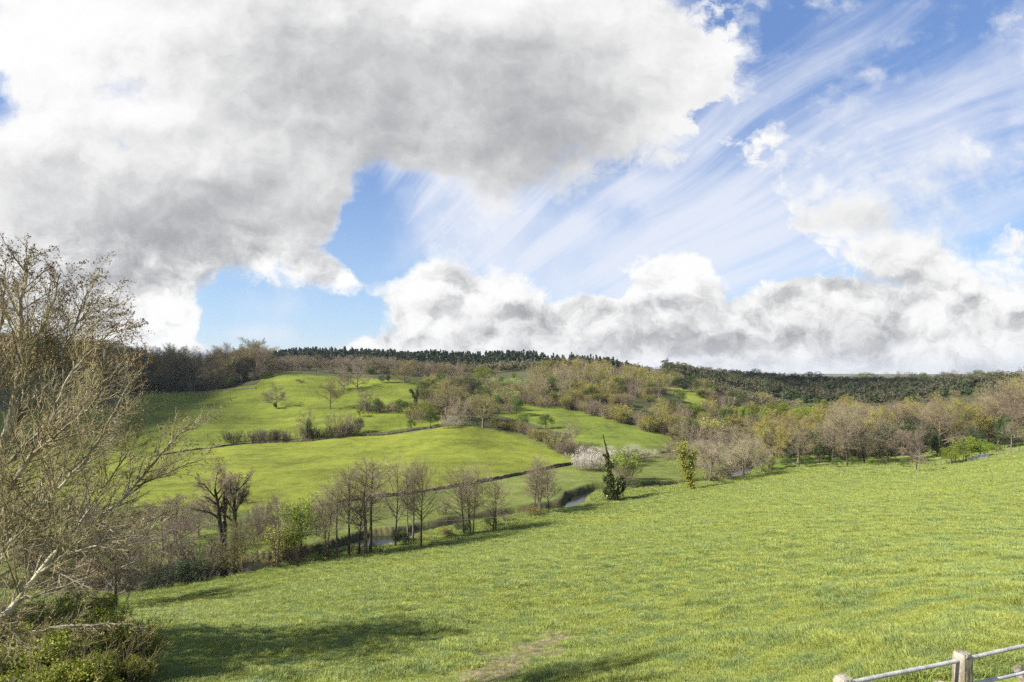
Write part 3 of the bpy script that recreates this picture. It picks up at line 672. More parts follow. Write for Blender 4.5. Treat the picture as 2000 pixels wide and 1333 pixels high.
def place(kind, pos, H, label, group=None, var=None, wide=1.0, name=None, cat=None, rot=None, tilt=0.0):
    pr = PROTO[kind]; p = pr[var if var is not None else int(RNG.integers(len(pr)))]
    e = bpy.data.objects.new(name or WORD[kind], None); COL.objects.link(e); e.empty_display_size = 0.5
    s = H / p[3]; e.location = pos; e.scale = (s * wide, s * wide, s); e.rotation_euler = (0, tilt, RNG.random() * 6.28 if rot is None else rot)
    tag(e, label, cat or CATS.get(kind, 'tree'), group)
    link('trunk' if cat is None and kind not in CATS else 'stems', p[0], e); link('crown', p[1], e)
    if len(p) > 4: link('blossom' if kind == 'blossom' else 'buds', p[4], e)
    return e

def at_pixel(kind, px, base, top, label, group=None, Y=None, **kw):
    """stands on the land seen at (px, base); its height reaches the row top"""
    g = ground(px, base, y0=kw.pop('y0', 12)) if Y is None else on_land((px - 1000) / F * Y, Y)
    H = (HZ - top) / F * g[1] - g[2]
    return place(kind, g, H, label, group, **kw)

# ------- riverside alders
RG = 'alders along the near river bank'
riv = [  # kind, px, base, top, label, var, wide
    ('alder3', 640, 1092, 925, 'leaning stem alder just right of the green willow on the river bank', 1, 0.8),
    ('slim', 657, 1089, 935, 'thin alder leaning left beside the field edge, between stouter alders', 0, 1.0),
    ('alder', 681, 1086, 903, 'tall straight bare alder left of the open pool, dark stem', 1, 1.0),
    ('alder', 701, 1083, 912, 'low forking bare alder with arms spreading left, left of the pool', 3, 0.85),
    ('slim', 713, 1083, 886, 'tallest slim alder of the clump at the left edge of the pool', 1, 1.5),
    ('slim', 723, 1080, 893, 'second slim alder at the very edge of the pool', 0, 1.3),
    ('alder', 771, 1066, 884, 'tall bare alder with ivy at its foot, right side of the pool', 0, 0.9),
    ('slim', 797, 1060, 905, 'very thin curved alder stem between two tall alders', 1, 0.8),
    ('slim', 806, 1057, 895, 'thin straight alder stem left of the stoutest riverside alder', 0, 0.9),
    ('alder', 822, 1066, 884, 'stoutest dark trunked alder standing out in the field edge', 2, 0.8),
    ('alder', 905, 1042, 897, 'round purple crowned alder with a pale leaning stem', 2, 1.15),
    ('alder3', 922, 1045, 905, 'many stemmed alder beside the round purple crowned alder', 0, 0.85),
    ('alder', 962, 1040, 930, 'small alder leaning left at the end of the alder row', 3, 1.15),
    ('slim', 968, 1038, 932, 'short slim alder at the right end of the row', 0, 1.2),
    ('alder3', 1058, 1003, 890, 'low clump of grey alders by the dark cut bank', 1, 1.15),
    ('slim', 1042, 1002, 884, 'bushy topped thin alder left in the grey clump by the cut bank', 1, 1.1),
    ('alder', 1072, 1003, 910, 'right hand alder of the grey clump by the cut bank', 2, 1.0),
]
for kind, px, base, top, lab, var, wide in riv:
    at_pixel(kind, px, base, top, lab, RG, var=var, wide=wide, y0=30)
at_pixel('tallbole', 437, 1122, 905, 'tall dark ivy trunked tree leaning left with small round crown', Y=74, var=0, wide=0.8, tilt=-0.06, rot=0)
at_pixel('tallbole', 459, 1122, 909, 'dark ivy trunked twin tree, right of the leaning one', Y=74.5, var=1, wide=0.8, tilt=0.03, rot=0)
at_pixel('oak', 474, 1120, 1005, 'gnarled low dark tree over the river pool', Y=72, var=0, wide=1.2, name='gnarled_tree')
at_pixel('slim', 541, 1108, 958, 'thin pale birch alone between the gnarled tree and the green willow', Y=71, var=0, wide=1.0, name='birch_tree')
at_pixel('lime', 590, 1098, 965, 'yellow green leafy willow on the river bank', Y=76, var=0, wide=0.9, name='willow_tree')
at_pixel('olive_thicket', 560, 1100, 1010, 'low budding shrub at the left foot of the green willow', Y=74, var=1, wide=0.9)
at_pixel('dark_thicket', 583, 1098, 1060, 'dark shrub at the foot of the green willow', Y=72, var=0)
at_pixel('ever', 775, 1068, 1030, 'dark ivy bush at the foot of the tall alder by the pool', Y=81, var=1, wide=0.9)
at_pixel('ever', 790, 1068, 1040, 'low dark bush right of the ivy bush by the pool', Y=82, var=0)
at_pixel('leafy', 908, 1045, 1018, 'small green shrub under the round purple crowned alder', Y=87, var=1, wide=1.2)
at_pixel('thicket', 862, 1035, 975, 'brown shrub beyond the river left of the round purple alder', Y=101, var=0, wide=1.3)
# brown thicket of alders behind the pale near tree
for i, (px, Y, top, k, w) in enumerate([(262, 80, 985, 'round', 1.0), (318, 78, 968, 'round', .9), (345, 84, 960, 'round', .9), (388, 88, 978, 'round', .8), (200, 84, 975, 'round', 1.0), (130, 86, 960, 'round', 1), (50, 84, 950, 'round', 1), (-20, 80, 950, 'round', 1),
                                     (300, 72, 1010, 'thicket', 1.0), (360, 70, 1040, 'thicket', 1.0), (400, 71, 1050, 'dark_thicket', 1.2), (230, 71, 1040, 'thicket', 1.2), (495, 84, 1000, 'thicket', 1.1), (520, 86, 990, 'thicket', 1.1), (150, 72, 1040, 'thicket', 1.3), (80, 70, 1040, 'thicket', 1.3)]):
    if k == 'round': at_pixel(k, px, 0, top, 'brown bare alder in the crowd behind the pale near tree', 'brown alders behind the pale tree', Y=Y, wide=w)
    else: at_pixel(k, px, 0, top, 'low bare shrub on the shaded river bank behind the pale tree', 'low shrubs on the shaded bank', Y=Y, wide=w)
for i in range(26):
    px = 250 + i * 15 + RNG.uniform(-6, 6); Y = RNG.uniform(92, 112); at_pixel('thicket' if i % 3 else 'round', px, 0, RNG.uniform(955, 1010), 'brown bare scrub tree standing beyond the shaded pool', 'brown scrub trees beyond the shaded pool', Y=Y, wide=1.1, name='scrub_tree', cat='tree')
for i in range(14):
    px = 480 + i * 43 + RNG.uniform(-9, 9); g = ground(px, np.interp(px, [470, 750, 1090], [1112, 1071, 1001]), y0=40); place(['thicket', 'olive_thicket', 'dark_thicket', 'leafy'][i % 4], on_land(g[0], g[1] + RNG.uniform(-0.5, 2.5)), RNG.uniform(0.9, 1.9), 'low tangled scrub among the alder stems on the river bank', 'low scrub among the alders', wide=1.8, name='wild_shrub', cat='shrub')
for px, Y, top in [(330, 66, 1108), (372, 67, 1092), (290, 65, 1120), (455, 80, 1075), (240, 64, 1125)]:
    at_pixel('ever', px, 0, top, 'low dark scrub overhanging the shaded river pool', 'dark scrub over the river', Y=Y, wide=1.5)

# ------- trees at the bend
BG = 'bare trees by the river bend'
at_pixel('pink', 1385, 945, 842, 'bare brown tree left of the river bend, mossy stem', BG, Y=128, var=1, wide=1.15)
at_pixel('pink', 1452, 932, 832, 'rounded pinkish brown tree leaning over the river bend', BG, Y=130, var=1, wide=1.05)
at_pixel('pink', 1335, 0, 836, 'pinkish brown tree behind the golden ivy tree', BG, Y=148, var=0, wide=1.1)
at_pixel('pink', 1372, 0, 828, 'second brown tree behind, between the ivy tree and the bend', BG, Y=155, var=0, wide=1.1)
at_pixel('pink', 1425, 0, 828, 'brown tree behind the river bend, between two nearer crowns', BG, Y=156, var=1, wide=1.1)
at_pixel('pink', 1405, 0, 828, 'tall pinkish brown crown behind the mossy stemmed tree', BG, Y=144, var=0, wide=1.15)
at_pixel('pink', 1310, 0, 852, 'low brown tree at the left end of the trees by the bend', BG, Y=158, var=1, wide=1.1)
at_pixel('pink', 1485, 0, 868, 'short brown tree right of the leaning tree at the bend', BG, Y=138, var=0, wide=1.15)
at_pixel('lime', 1400, 0, 908, 'small yellow green bush on the bank by the river bend', Y=134, var=0, wide=1.2, name='green_shrub')
at_pixel('leafy', 1388, 0, 925, 'dark green bush at the foot of the mossy stemmed tree', Y=128, var=1, wide=1.4)
at_pixel('ever', 1350, 0, 936, 'low dark bush left of the mossy stemmed tree', Y=125, var=0, wide=1.2)
at_pixel('lime', 1222, 0, 872, 'bright green round bush right of the tall ivy stump', Y=128, var=0, wide=1.0, name='green_shrub')
at_pixel('thicket', 1215, 0, 895, 'bare shrub beside the bright green round bush', Y=126, var=1, wide=1.1)
for i, (px, Y, top, w) in enumerate([(1138, 143, 890, 1.2), (1163, 144, 876, 1.3), (1190, 147, 874, 1.25), (1218, 152, 868, 1.2), (1245, 156, 872, 1.2), (1272, 160, 878, 1.1)]):
    at_pixel('blossom', px, 0, top, ['left end of the white blossom thicket by the field wall', 'tallest white blossom bush left of the ivy stump', 'white blossom bush right behind the ivy stump', 'white blossom bush behind the round green bush',
             'greyish blossom bush in the right half of the thicket', 'sparse blossom bush at the right end of the thicket'][i], 'white blackthorn bushes', Y=Y, wide=w, var=0 if i < 4 else 1)

# ------- right hand riverside wood
G1 = 'budding trees of the riverside wood on the right'
rw = [(1505, 148, 822, 'golden', .9), (1560, 150, 815, 'budded', 1), (1530, 165, 815, 'budded', 1), (1600, 160, 810, 'golden', .8), (1600, 150, 832, 'budded', .8), (1655, 138, 800, 'alder', 1.1), (1625, 140, 815, 'alder', 1.2), (1670, 158, 782, 'budded', .95), (1700, 165, 790, 'budded', 1),
      (1735, 140, 822, 'alder', 1.3), (1720, 155, 800, 'golden', .6), (1760, 160, 783, 'budded', 1), (1800, 158, 775, 'budded', 1), (1835, 150, 790, 'round', 1), (1870, 150, 780, 'oak', 1.1), (1905, 155, 772, 'budded', 1), (1950, 150, 772, 'oak', 1.1), (1985, 150, 735, 'budded', 1.0),
      (2030, 150, 725, 'budded', 1.1), (1560, 140, 840, 'alder', 1.2), (1780, 138, 830, 'round', 1.0), (1930, 165, 768, 'budded', 1.0), (1975, 175, 750, 'budded', 1.0), (1850, 170, 775, 'budded', 1), (1690, 140, 835, 'alder', 1.2), (2060, 140, 740, 'round', 1)]
for px, Y, top, k, w in rw:
    top -= 8
    if k == 'golden': at_pixel(k, px, 0, top, {1505: 'bright yellow tree at the left end of the riverside wood', 1600: 'yellow crowned tree second from the left end of the riverside wood', 1720: 'yellowish willow in the middle of the riverside wood'}[px], Y=Y, wide=w)
    elif k == 'oak': at_pixel(k, px, 0, top, {1870: 'spreading bare tree with pale sunlit limbs above the green gate bush', 1950: 'dark stemmed spreading tree near the right edge above the lane'}[px], Y=Y, wide=w)
    else: at_pixel(k, px, 0, top, 'brown tree with opening buds in the riverside wood' if k == 'budded' else 'bare brown tree at the front of the riverside wood', G1 if k == 'budded' else 'bare front trees of the riverside wood', Y=Y, wide=w)
for i in range(34):
    px = 1490 + i * 16.5 + RNG.uniform(-8, 8); Y = RNG.uniform(150, 190); top = np.interp(px, [1480, 1560, 1650, 1700, 1780, 1850, 1950, 2050], [835, 818, 798, 782, 778, 782, 772, 735]) + RNG.uniform(-8, 18)
    kd, lb = [('budded', 'tan budded tree'), ('oak', 'olive twigged spreading tree'), ('budded', 'tan budded tree'), ('round', 'bare brown round crowned tree'), ('golden', 'yellowish willow'), ('oak', 'olive twigged spreading tree'), ('leafy', 'green leafed tree')][i % 7]
    if kd == 'leafy': top += 28
    at_pixel(kd, px, 0, top, lb + ' deep in the riverside wood', lb + 's of the deep riverside wood', Y=Y, wide=RNG.uniform(0.95, 1.25), name='riverside_tree', cat='tree')
for i, (px, top) in enumerate([(1600, 838), (1722, 828), (1782, 815), (1830, 842), (1962, 808), (1545, 850), (1670, 850), (1900, 835)]):
    at_pixel('ever', px, 0, top, 'dark ivy clump among the trunks of the riverside wood', 'ivy clumps in the riverside wood', Y=146 if px < 1900 else 142, wide=0.7)
for px, Y, top, w in [(1500, 140, 890, 1.5), (1535, 142, 893, 1.6), (1575, 140, 892, 1.5), (1635, 136, 893, 1.3), (1665, 138, 892, 1.4), (1700, 136, 893, 1.4), (1725, 135, 895, 1.2), (1765, 132, 898, 1.5), (1480, 150, 880, 1.4)]:
    at_pixel('leafy' if px % 10 else 'lime', px, 0, top, 'low green shrub under the riverside wood', 'low green shrubs under the wood', Y=Y, wide=w, name='green_shrub', cat='shrub')
for px, Y, top, w in [(1490, 172, 850, 1.6), (1550, 178, 852, 1.6), (1610, 176, 850, 1.6), (1670, 176, 850, 1.6), (1730, 176, 852, 1.6), (1790, 170, 850, 1.6), (1850, 165, 850, 1.6), (1910, 155, 850, 1.4), (1960, 150, 845, 1.4), (2000, 145, 840, 1.4)]:
    at_pixel('thicket', px, 0, top, 'bare understorey shrub deep in the riverside wood', 'understorey of the riverside wood', Y=Y, wide=w)
for i, (px, top, w) in enumerate([(1858, 872, 1.1), (1885, 853, 1.2), (1915, 857, 1.2)]):
    at_pixel('lime', px, 0, top, ['left part of the bright green bush by the field gate', 'tallest bright green bush behind the field gate', 'right hand bright green bush behind the field gate'][i], 'bright green bushes by the gate', Y=129, wide=w, var=i % 2, name='green_shrub', cat='shrub')
at_pixel('leafy', 1948, 0, 868, 'darker green bush between the gate bush and the lane', Y=134, wide=1.3, var=1)
at_pixel('ever', 1975, 0, 850, 'dark ivy mass under the trees by the lane', Y=140, wide=1.2, var=0)
at_pixel('slim', 1973, 882, 822, 'small pale barked tree standing on the lane verge', Y=124, var=0, wide=1.4, name='birch_tree')
at_pixel('slim', 1795, 915, 862, 'short pale birch stem at the field edge in front of the wood', Y=120, var=1, wide=1.2, name='birch_tree')

# ---------------------------------------------------------------- trees and bushes of the far bank
def along(kind_list, line, n, H, label, group, jit=1.5, wide=1.2, var=None, y0=60, name=None, cat=None, lean_top=None):
    G = np.array([ground(a, b, y0=y0)[:2] for a, b in line]); seg = np.hypot(*np.diff(G, axis=0).T); c = np.r_[0, np.cumsum(seg)]
    for i in range(n):
        t = (i + RNG.random() * 0.7) / n * c[-1]; x = np.interp(t, c, G[:, 0]) + RNG.normal(0, jit * 0.5); y = np.interp(t, c, G[:, 1]) + RNG.normal(0, jit)
        place(kind_list[int(RNG.integers(len(kind_list)))], on_land(x, y), RNG.uniform(*H), label, group, wide=wide * RNG.uniform(0.85, 1.2), name=name, cat=cat)

def scatter(kind_list, px0, px1, Yr0, Yr1, n, H, label, group, wide=1.0, keep=None, name=None, cat=None):
    """Yr0 / Yr1: nearest and farthest distance at the left and at the right end"""
    k = 0
    while k < n:
        t = RNG.random(); px = px0 + (px1 - px0) * t; a = Yr0[0] * (1 - t) + Yr1[0] * t; b = Yr0[1] * (1 - t) + Yr1[1] * t; Y = RNG.uniform(a, b)
        k += 1
        place(kind_list[int(RNG.integers(len(kind_list)))], on_land((px - 1000) / F * Y, Y), RNG.uniform(*H), label, group, wide=wide * RNG.uniform(0.85, 1.25), name=name, cat=cat)

at_pixel('round', 540, 797, 743, 'bushy bare tree alone in the shaded upper left field', var=0, wide=0.95)
at_pixel('ever', 537, 799, 786, 'dark ivy clump at the foot of the lone field tree', var=1, wide=1.0)
at_pixel('oak', 645, 799, 736, 'open branched bare oak in the sunlit upper field', var=0, wide=0.95)
at_pixel('round', 672, 761, 714, 'left tree of the pair standing high in the sunlit field', var=2, wide=0.8)
at_pixel('round', 698, 762, 711, 'right tree of the pair standing high in the sunlit field', var=1, wide=0.9)
at_pixel('oak', 716, 800, 755, 'domed olive tinted oak behind the dark field hedge', var=1, wide=1.25)
at_pixel('oak', 600, 859, 795, 'ivy clad tree rising from the left end of the hedge row', var=1, wide=0.75)
at_pixel('ever', 603, 861, 820, 'dark ivy column on the hedge row tree', var=1, wide=0.5)
at_pixel('alder', 644, 853, 806, 'slim dark tree in the middle hedge row', var=0, wide=0.9)
at_pixel('thicket', 671, 852, 800, 'tall pale bare shrub in the hedge row', var=1, wide=1.0)
at_pixel('thicket', 684, 850, 806, 'second tall pale bare shrub in the hedge row', var=2, wide=1.0)
at_pixel('leafy', 700, 845, 815, 'greenish shrub right of the pale shrubs in the hedge row', var=0, wide=1.0)
at_pixel('lime', 703, 815, 793, 'small lime green bush below the domed oak', var=1, wide=1.0, name='green_shrub', cat='shrub')
along(['dark_thicket', 'dark_thicket', 'thicket'], [(455, 864), (520, 862), (590, 858), (640, 856), (700, 850)], 24, (3.0, 5.0), 'dark bramble and thorn shrub in the hedge of the shaded field', 'hedge between the two left fields', wide=1.2)
along(['dark_thicket', 'thicket', 'leafy'], [(700, 803), (740, 806), (790, 806)], 12, (3.5, 5.5), 'brown shrub in the short hedge below the domed oak', 'short hedge below the domed oak', wide=1.3)
along(['dark_thicket'], [(580, 746), (596, 746)], 2, (1.2, 1.6), 'small dark gorse clump near the top of the sunlit field', 'gorse clumps in the sunlit field', wide=1.8)
at_pixel('leafy', 803, 840, 818, 'small round green bush alone at the top edge of the bright field', var=0, wide=1.0)
at_pixel('leafy', 841, 833, 800, 'dense green bush right of the small round one', var=1, wide=1.0)
at_pixel('lime', 838, 822, 783, 'light green young tree above the dense green bush', var=0, wide=0.9)
at_pixel('blossom', 873, 836, 812, 'whitish flowering bush left of the big oak', var=1, wide=0.95)
at_pixel('blossom', 893, 834, 820, 'smaller whitish flowering bush close to the big oak', var=1, wide=0.9)
at_pixel('oak', 943, 835, 760, 'big spreading oak at the top corner of the bright field', var=0, wide=1.2)
at_pixel('round', 899, 832, 772, 'dense brown tree touching the big oak on its left', var=1, wide=1.0)
at_pixel('round', 920, 820, 768, 'brown tree close behind the big oak', var=0, wide=1.0)
at_pixel('budded', 868, 822, 745, 'tall tan budded tree left of the big oak', var=1, wide=0.9)
at_pixel('budded', 880, 800, 742, 'tan budded tree above and behind the brown trees', var=0, wide=1.1)
at_pixel('oak', 834, 800, 750, 'mossy forked tree right of the twisted ivy stump', var=0, wide=1.0)
along(['thicket', 'olive_thicket', 'leafy'], [(790, 806), (830, 815), (870, 812), (900, 806), (930, 800)], 18, (4, 7), 'mixed shrub in the tangle behind the big oak', 'shrub tangle behind the big oak', jit=5)
along(['thicket', 'dark_thicket', 'olive_thicket'], [(962, 836), (985, 838), (1010, 842)], 6, (2.5, 4), 'undergrowth shrub at the foot of the big oak', 'undergrowth of the big oak')
scatter(['thicket', 'olive_thicket', 'budded', 'leafy', 'oak'], 800, 1010, (215, 300), (225, 300), 55, (4.5, 8), 'mixed shrub or small tree on the bank behind the big oak', 'scrub on the bank behind the big oak', wide=1.2, name='scrub_tree', cat='tree')
at_pixel('oak', 893, 768, 727, 'olive domed tree left of the bright yellow green tree', var=1, wide=1.2)
at_pixel('oak', 912, 770, 729, 'second olive domed tree next to the dark green bush', var=0, wide=1.2)
at_pixel('ever', 922, 772, 738, 'dark green bush below the bright yellow green tree', var=0, wide=1.1)
at_pixel('lime', 945, 752, 714, 'bright yellow green tree on the skyline field edge', var=0, wide=1.1)
at_pixel('budded', 966, 750, 710, 'pale tan tree right behind the bright yellow green tree', var=0, wide=1.1)
at_pixel('lime', 1004, 742, 727, 'tiny round bright green bush on the upper slope', var=1, wide=1.0, name='green_shrub', cat='shrub')
at_pixel('blossom', 975, 784, 768, 'small white flowering bush at the corner of the right hand field', var=0, wide=1.2)
at_pixel('blossom', 903, 770, 760, 'tiny white flowering bush above the tangle', var=0, wide=1.0)
at_pixel('budded', 1036, 790, 740, 'straw coloured tree at the left end of the long hedge', var=1, wide=1.1)
at_pixel('ever', 1076, 792, 764, 'dark rounded bush in the long hedge', var=0, wide=1.0)
at_pixel('budded', 1052, 760, 722, 'broad tan tree on the crest left of the young plantation', var=0, wide=1.2)
at_pixel('leafy', 1080, 765, 735, 'green topped tree left of the young plantation', var=0, wide=1.0)
along(['thicket', 'olive_thicket', 'thicket'], [(985, 786), (1030, 790), (1080, 794), (1130, 802), (1180, 815), (1240, 832), (1295, 850)], 46, (4, 6.5), 'shrub in the long hedge above the right hand field', 'long hedge above the right hand field', wide=1.25, jit=2.5)
along(['thicket', 'dark_thicket', 'olive_thicket'], [(985, 835), (1010, 842), (1060, 863), (1095, 880), (1128, 892)], 26, (3.2, 5), 'shrub in the diagonal hedge running down from the big oak', 'diagonal hedge below the big oak', wide=1.2)
at_pixel('leafy', 1022, 838, 812, 'dark green round bush behind the diagonal hedge', var=1, wide=1.1)
at_pixel('leafy', 1066, 838, 808, 'larger green round bush behind the diagonal hedge', var=0, wide=1.3)
at_pixel('round', 1112, 870, 816, 'round bare tree with dense twigs at the diagonal hedge', var=0, wide=1.05)
along(['thicket'], [(1085, 885), (1130, 892), (1160, 893)], 6, (3, 4), 'pale bare shrub at the foot of the diagonal hedge', 'pale shrubs left of the white blossom')
# scrub hill and plantation
scatter(['sapling'], 1030, 1300, (262, 345), (300, 385), 150, (8, 11), 'straw coloured upright young tree in the plantation on the hill', 'young plantation on the middle hill', wide=1.25)
scatter(['olive_thicket', 'thicket', 'leafy', 'olive_thicket', 'sapling'], 1110, 1330, (240, 290), (212, 320), 80, (4, 7), 'budding shrub on the slope below the young plantation', 'scrub below the young plantation', wide=1.25, name='scrub_shrub', cat='shrub')
scatter(['olive_thicket', 'thicket', 'leafy', 'lime', 'dark_thicket', 'budded'], 1300, 1520, (195, 262), (200, 290), 70, (4.5, 8), 'mixed shrub in the hollow between the hill and the river wood', 'scrub in the hollow by the river wood', wide=1.2, name='scrub_shrub', cat='shrub')
scatter(['golden', 'lime', 'budded', 'olive_thicket'], 1480, 1700, (215, 330), (200, 330), 36, (6, 10), 'yellowish tree glimpsed behind the riverside wood', 'yellowish trees behind the riverside wood', wide=1.1)
scatter(['thicket', 'sapling', 'leafy'], 1300, 1335, (335, 380), (350, 400), 18, (6, 9), 'tree on the crest beside the small bright field', 'trees above the small bright field', wide=1.1, name='scrub_tree')
scatter(['dark_thicket', 'leafy', 'thicket', 'olive_thicket', 'ever'], 1335, 1465, (322, 400), (285, 330), 60, (3.5, 7), 'dark scrub bush beside the small bright field', 'scrub right of the small bright field', wide=1.3, name='wild_shrub', cat='shrub')
# bare woods of the left hand ridge
scatter(['round', 'alder', 'budded', 'budded', 'slim', 'oak'], 235, 505, (298, 350), (305, 345), 84, (14, 23), 'tall bare tree in the shaded wood above the left field', 'shaded wood above the left field', name='woodland_tree', wide=0.95)
scatter(['dark_thicket', 'ever', 'leafy', 'thicket'], 245, 520, (290, 300), (297, 308), 46, (3, 6.5), 'dark undergrowth shrub at the edge of the shaded wood', 'undergrowth of the shaded wood', wide=1.3, name='wild_shrub', cat='shrub')
scatter(['round', 'budded', 'alder', 'ever'], -40, 250, (290, 430), (298, 420), 100, (11, 19), 'bare tree on the steep wooded hillside at the far left', 'wooded hillside at the far left', name='woodland_tree', wide=1.1)
scatter(['round', 'budded', 'oak', 'round', 'alder'], 470, 905, (318, 375), (325, 390), 105, (6.5, 11), 'brown bare tree in the belt below the conifers', 'belt of bare trees below the conifers', name='woodland_tree', wide=1.15)
scatter(['dark_thicket', 'thicket', 'leafy'], 620, 880, (312, 318), (322, 330), 26, (2.5, 4.5), 'undergrowth shrub along the top of the sunlit field', 'undergrowth below the tree belt', wide=1.4, name='wild_shrub', cat='shrub')
at_pixel('budded', 790, 748, 704, 'broad reddish tan tree at the top edge of the sunlit field', var=1, wide=1.35)
at_pixel('ever', 746, 748, 733, 'left dark bush of the pair at the top of the sunlit field', var=0, wide=0.9)
at_pixel('ever', 759, 748, 730, 'right dark bush of the pair at the top of the sunlit field', var=1, wide=1.0)
at_pixel('alder3', 510, 0, 675, 'tall tree at the right corner of the shaded wood', Y=300, var=0, wide=1.2)
# skyline trees
for k, px, Y, top, w, lab in [('round', 1237, 385, 707, 1.5, 'wide bare tree on the skyline above the plantation'), ('ever', 1275, 420, 717, 2.2, 'dark domed clump on the skyline'), ('ever', 1296, 420, 720, 1.8, 'smaller dark clump on the skyline'), ('oak', 1328, 430, 705, 1.3, 'tall open bare tree on the skyline right of the dark clumps'),
                              ('ever', 1345, 430, 724, 1.6, 'dark bush under the tall open skyline tree'), ('ever', 1374, 450, 724, 1.6, 'dark pointed clump on the skyline'), ('round', 1396, 460, 717, 1.4, 'bare round skyline tree above the dark wood'), ('leafy', 1477, 560, 720, 1.0, 'small green skyline tree above the dark wood'),
                              ('oak', 1503, 560, 725, 1.3, 'low brown skyline tree above the dark wood'), ('ever', 1588, 590, 726, 1.3, 'small dark tree alone on the right skyline'), ('round', 1752, 640, 724, 1.6, 'left tree of the distant skyline pair'), ('round', 1770, 640, 725, 1.3, 'right tree of the distant skyline pair'),
                              ('ever', 1783, 640, 728, 1.0, 'tiny dark tree beside the distant skyline pair'), ('leafy', 1437, 500, 726, 1.2, 'low green tree on the skyline of the dark wood'), ('round', 1315, 430, 718, 1.2, 'thin bare skyline tree left of the tall open one'), ('round', 1200, 370, 716, 1.1, 'faint bare skyline tree left of the wide one'), ('round', 1216, 375, 715, 1.1, 'second faint bare skyline tree left of the wide one')]:
    at_pixel(k, px, 0, top, lab, Y=Y, wide=w)


for i in range(26):
    px = 1400 + i * 22 + RNG.uniform(-9, 9); Y = RNG.uniform(570, 640)
    if abs(px - 1588) < 14 or abs(px - 1760) < 26: continue
    at_pixel(['ever', 'round', 'oak', 'leafy', 'round'][i % 5], px, 0, RNG.uniform(727, 737) - 7 * (px > 1830), 'small tree standing up from the dark wood on the right skyline', 'small trees on the right skyline', Y=Y, wide=RNG.uniform(0.9, 1.6), name='skyline_tree', cat='tree')

# ---------------------------------------------------------------- far woods that read as one mass
def wood_mass(name, label, mat_, px0, px1, Ya, Yb, n, H, cards_n, size, kind='round', aspect=1.0, seed=1, group=None):
    rng = np.random.default_rng(seed); mb = MB()
    t = rng.random(n); px = px0 + (px1 - px0) * t; a = Ya[0] * (1 - t) + Yb[0] * t; b = Ya[1] * (1 - t) + Yb[1] * t
    Y = a + (b - a) * rng.random(n); X = (px - 1000) / F * Y; Z = height(X, Y, False)
    for i in range(n):
        h = H[0] + (H[1] - H[0]) * min(1, max(0, 0.5 + 0.45 * float(vnoise(np.array([X[i] / 45]), np.array([Y[i] / 60]), 77)[0]) + rng.normal(0, 0.13)))
        if kind == 'conifer': h *= float(np.interp(px[i], [440, 560, 1150, 1260], [0.35, 1, 1, 0.4]))
        if kind == 'conifer': p = conifer_points(rng, h, cards_n, rng.uniform(0.18, 0.34))
        else: p = clumps(rng, cards_n, (0, 0, h * 0.55), h * rng.uniform(0.36, 0.5), 16, 1.0)
        cards(mb, p + np.array([X[i], Y[i], Z[i]]), size, rng, aspect)
    o = mb.build(name, M[mat_]); tag(o, label, 'wood', None, 'stuff'); return o
wood_mass('conifer_forest', 'dark conifer forest covering the far ridge in the centre', 'conifer', 440, 1260, (430, 780), (480, 860), 3000, (7, 17), 120, 1.9, 'conifer', 0.7, 1)
wood_mass('ridge_crest_wood', 'rounded dark trees mixed into the conifers along the far ridge', 'farwood', 430, 1270, (690, 790), (690, 860), 170, (6, 15), 320, 1.3, 'round', 0.7, 21)
wood_mass('far_wood', 'dark mixed wood covering the hillside on the right', 'farwood', 1300, 1985, (385, 600), (325, 640), 620, (6, 14), 420, 1.0, 'round', 0.7, 2)
wood_mass('far_evergreens', 'dark green evergreen trees mixed through the wood on the right hillside', 'farever', 1300, 1985, (385, 600), (325, 640), 380, (5, 12), 420, 1.0, 'round', 0.8, 12)
wood_mass('ridge_wood', 'brown wood climbing between the tree belt and the conifers', 'farwood', 400, 1080, (370, 440), (400, 460), 330, (4.5, 8), 260, 1.1, 'round', 0.5, 3)
wood_mass('left_ridge_wood', 'brown wood on top of the far left hillside', 'farwood', -150, 330, (380, 470), (350, 460), 240, (9, 14), 420, 0.8, 'round', 0.3, 4)
wood_mass('hollow_wood', 'dark scrub wood in the dip right of the small bright field', 'farwood', 1385, 1560, (345, 400), (290, 345), 150, (5, 8), 300, 0.8, 'round', 0.6, 8)
wood_mass('distant_hedges', 'thin dark hedgerows on the far fields of the right skyline', 'farwood', 1400, 2050, (680, 1400), (680, 1400), 520, (4, 7.5), 60, 2.0, 'round', 0.7, 5)
wood_mass('right_slope_wood', 'dark wood on the slope at the right skyline', 'farwood', 1830, 2060, (420, 620), (330, 600), 260, (9, 14), 300, 1.1, 'round', 0.5, 6)


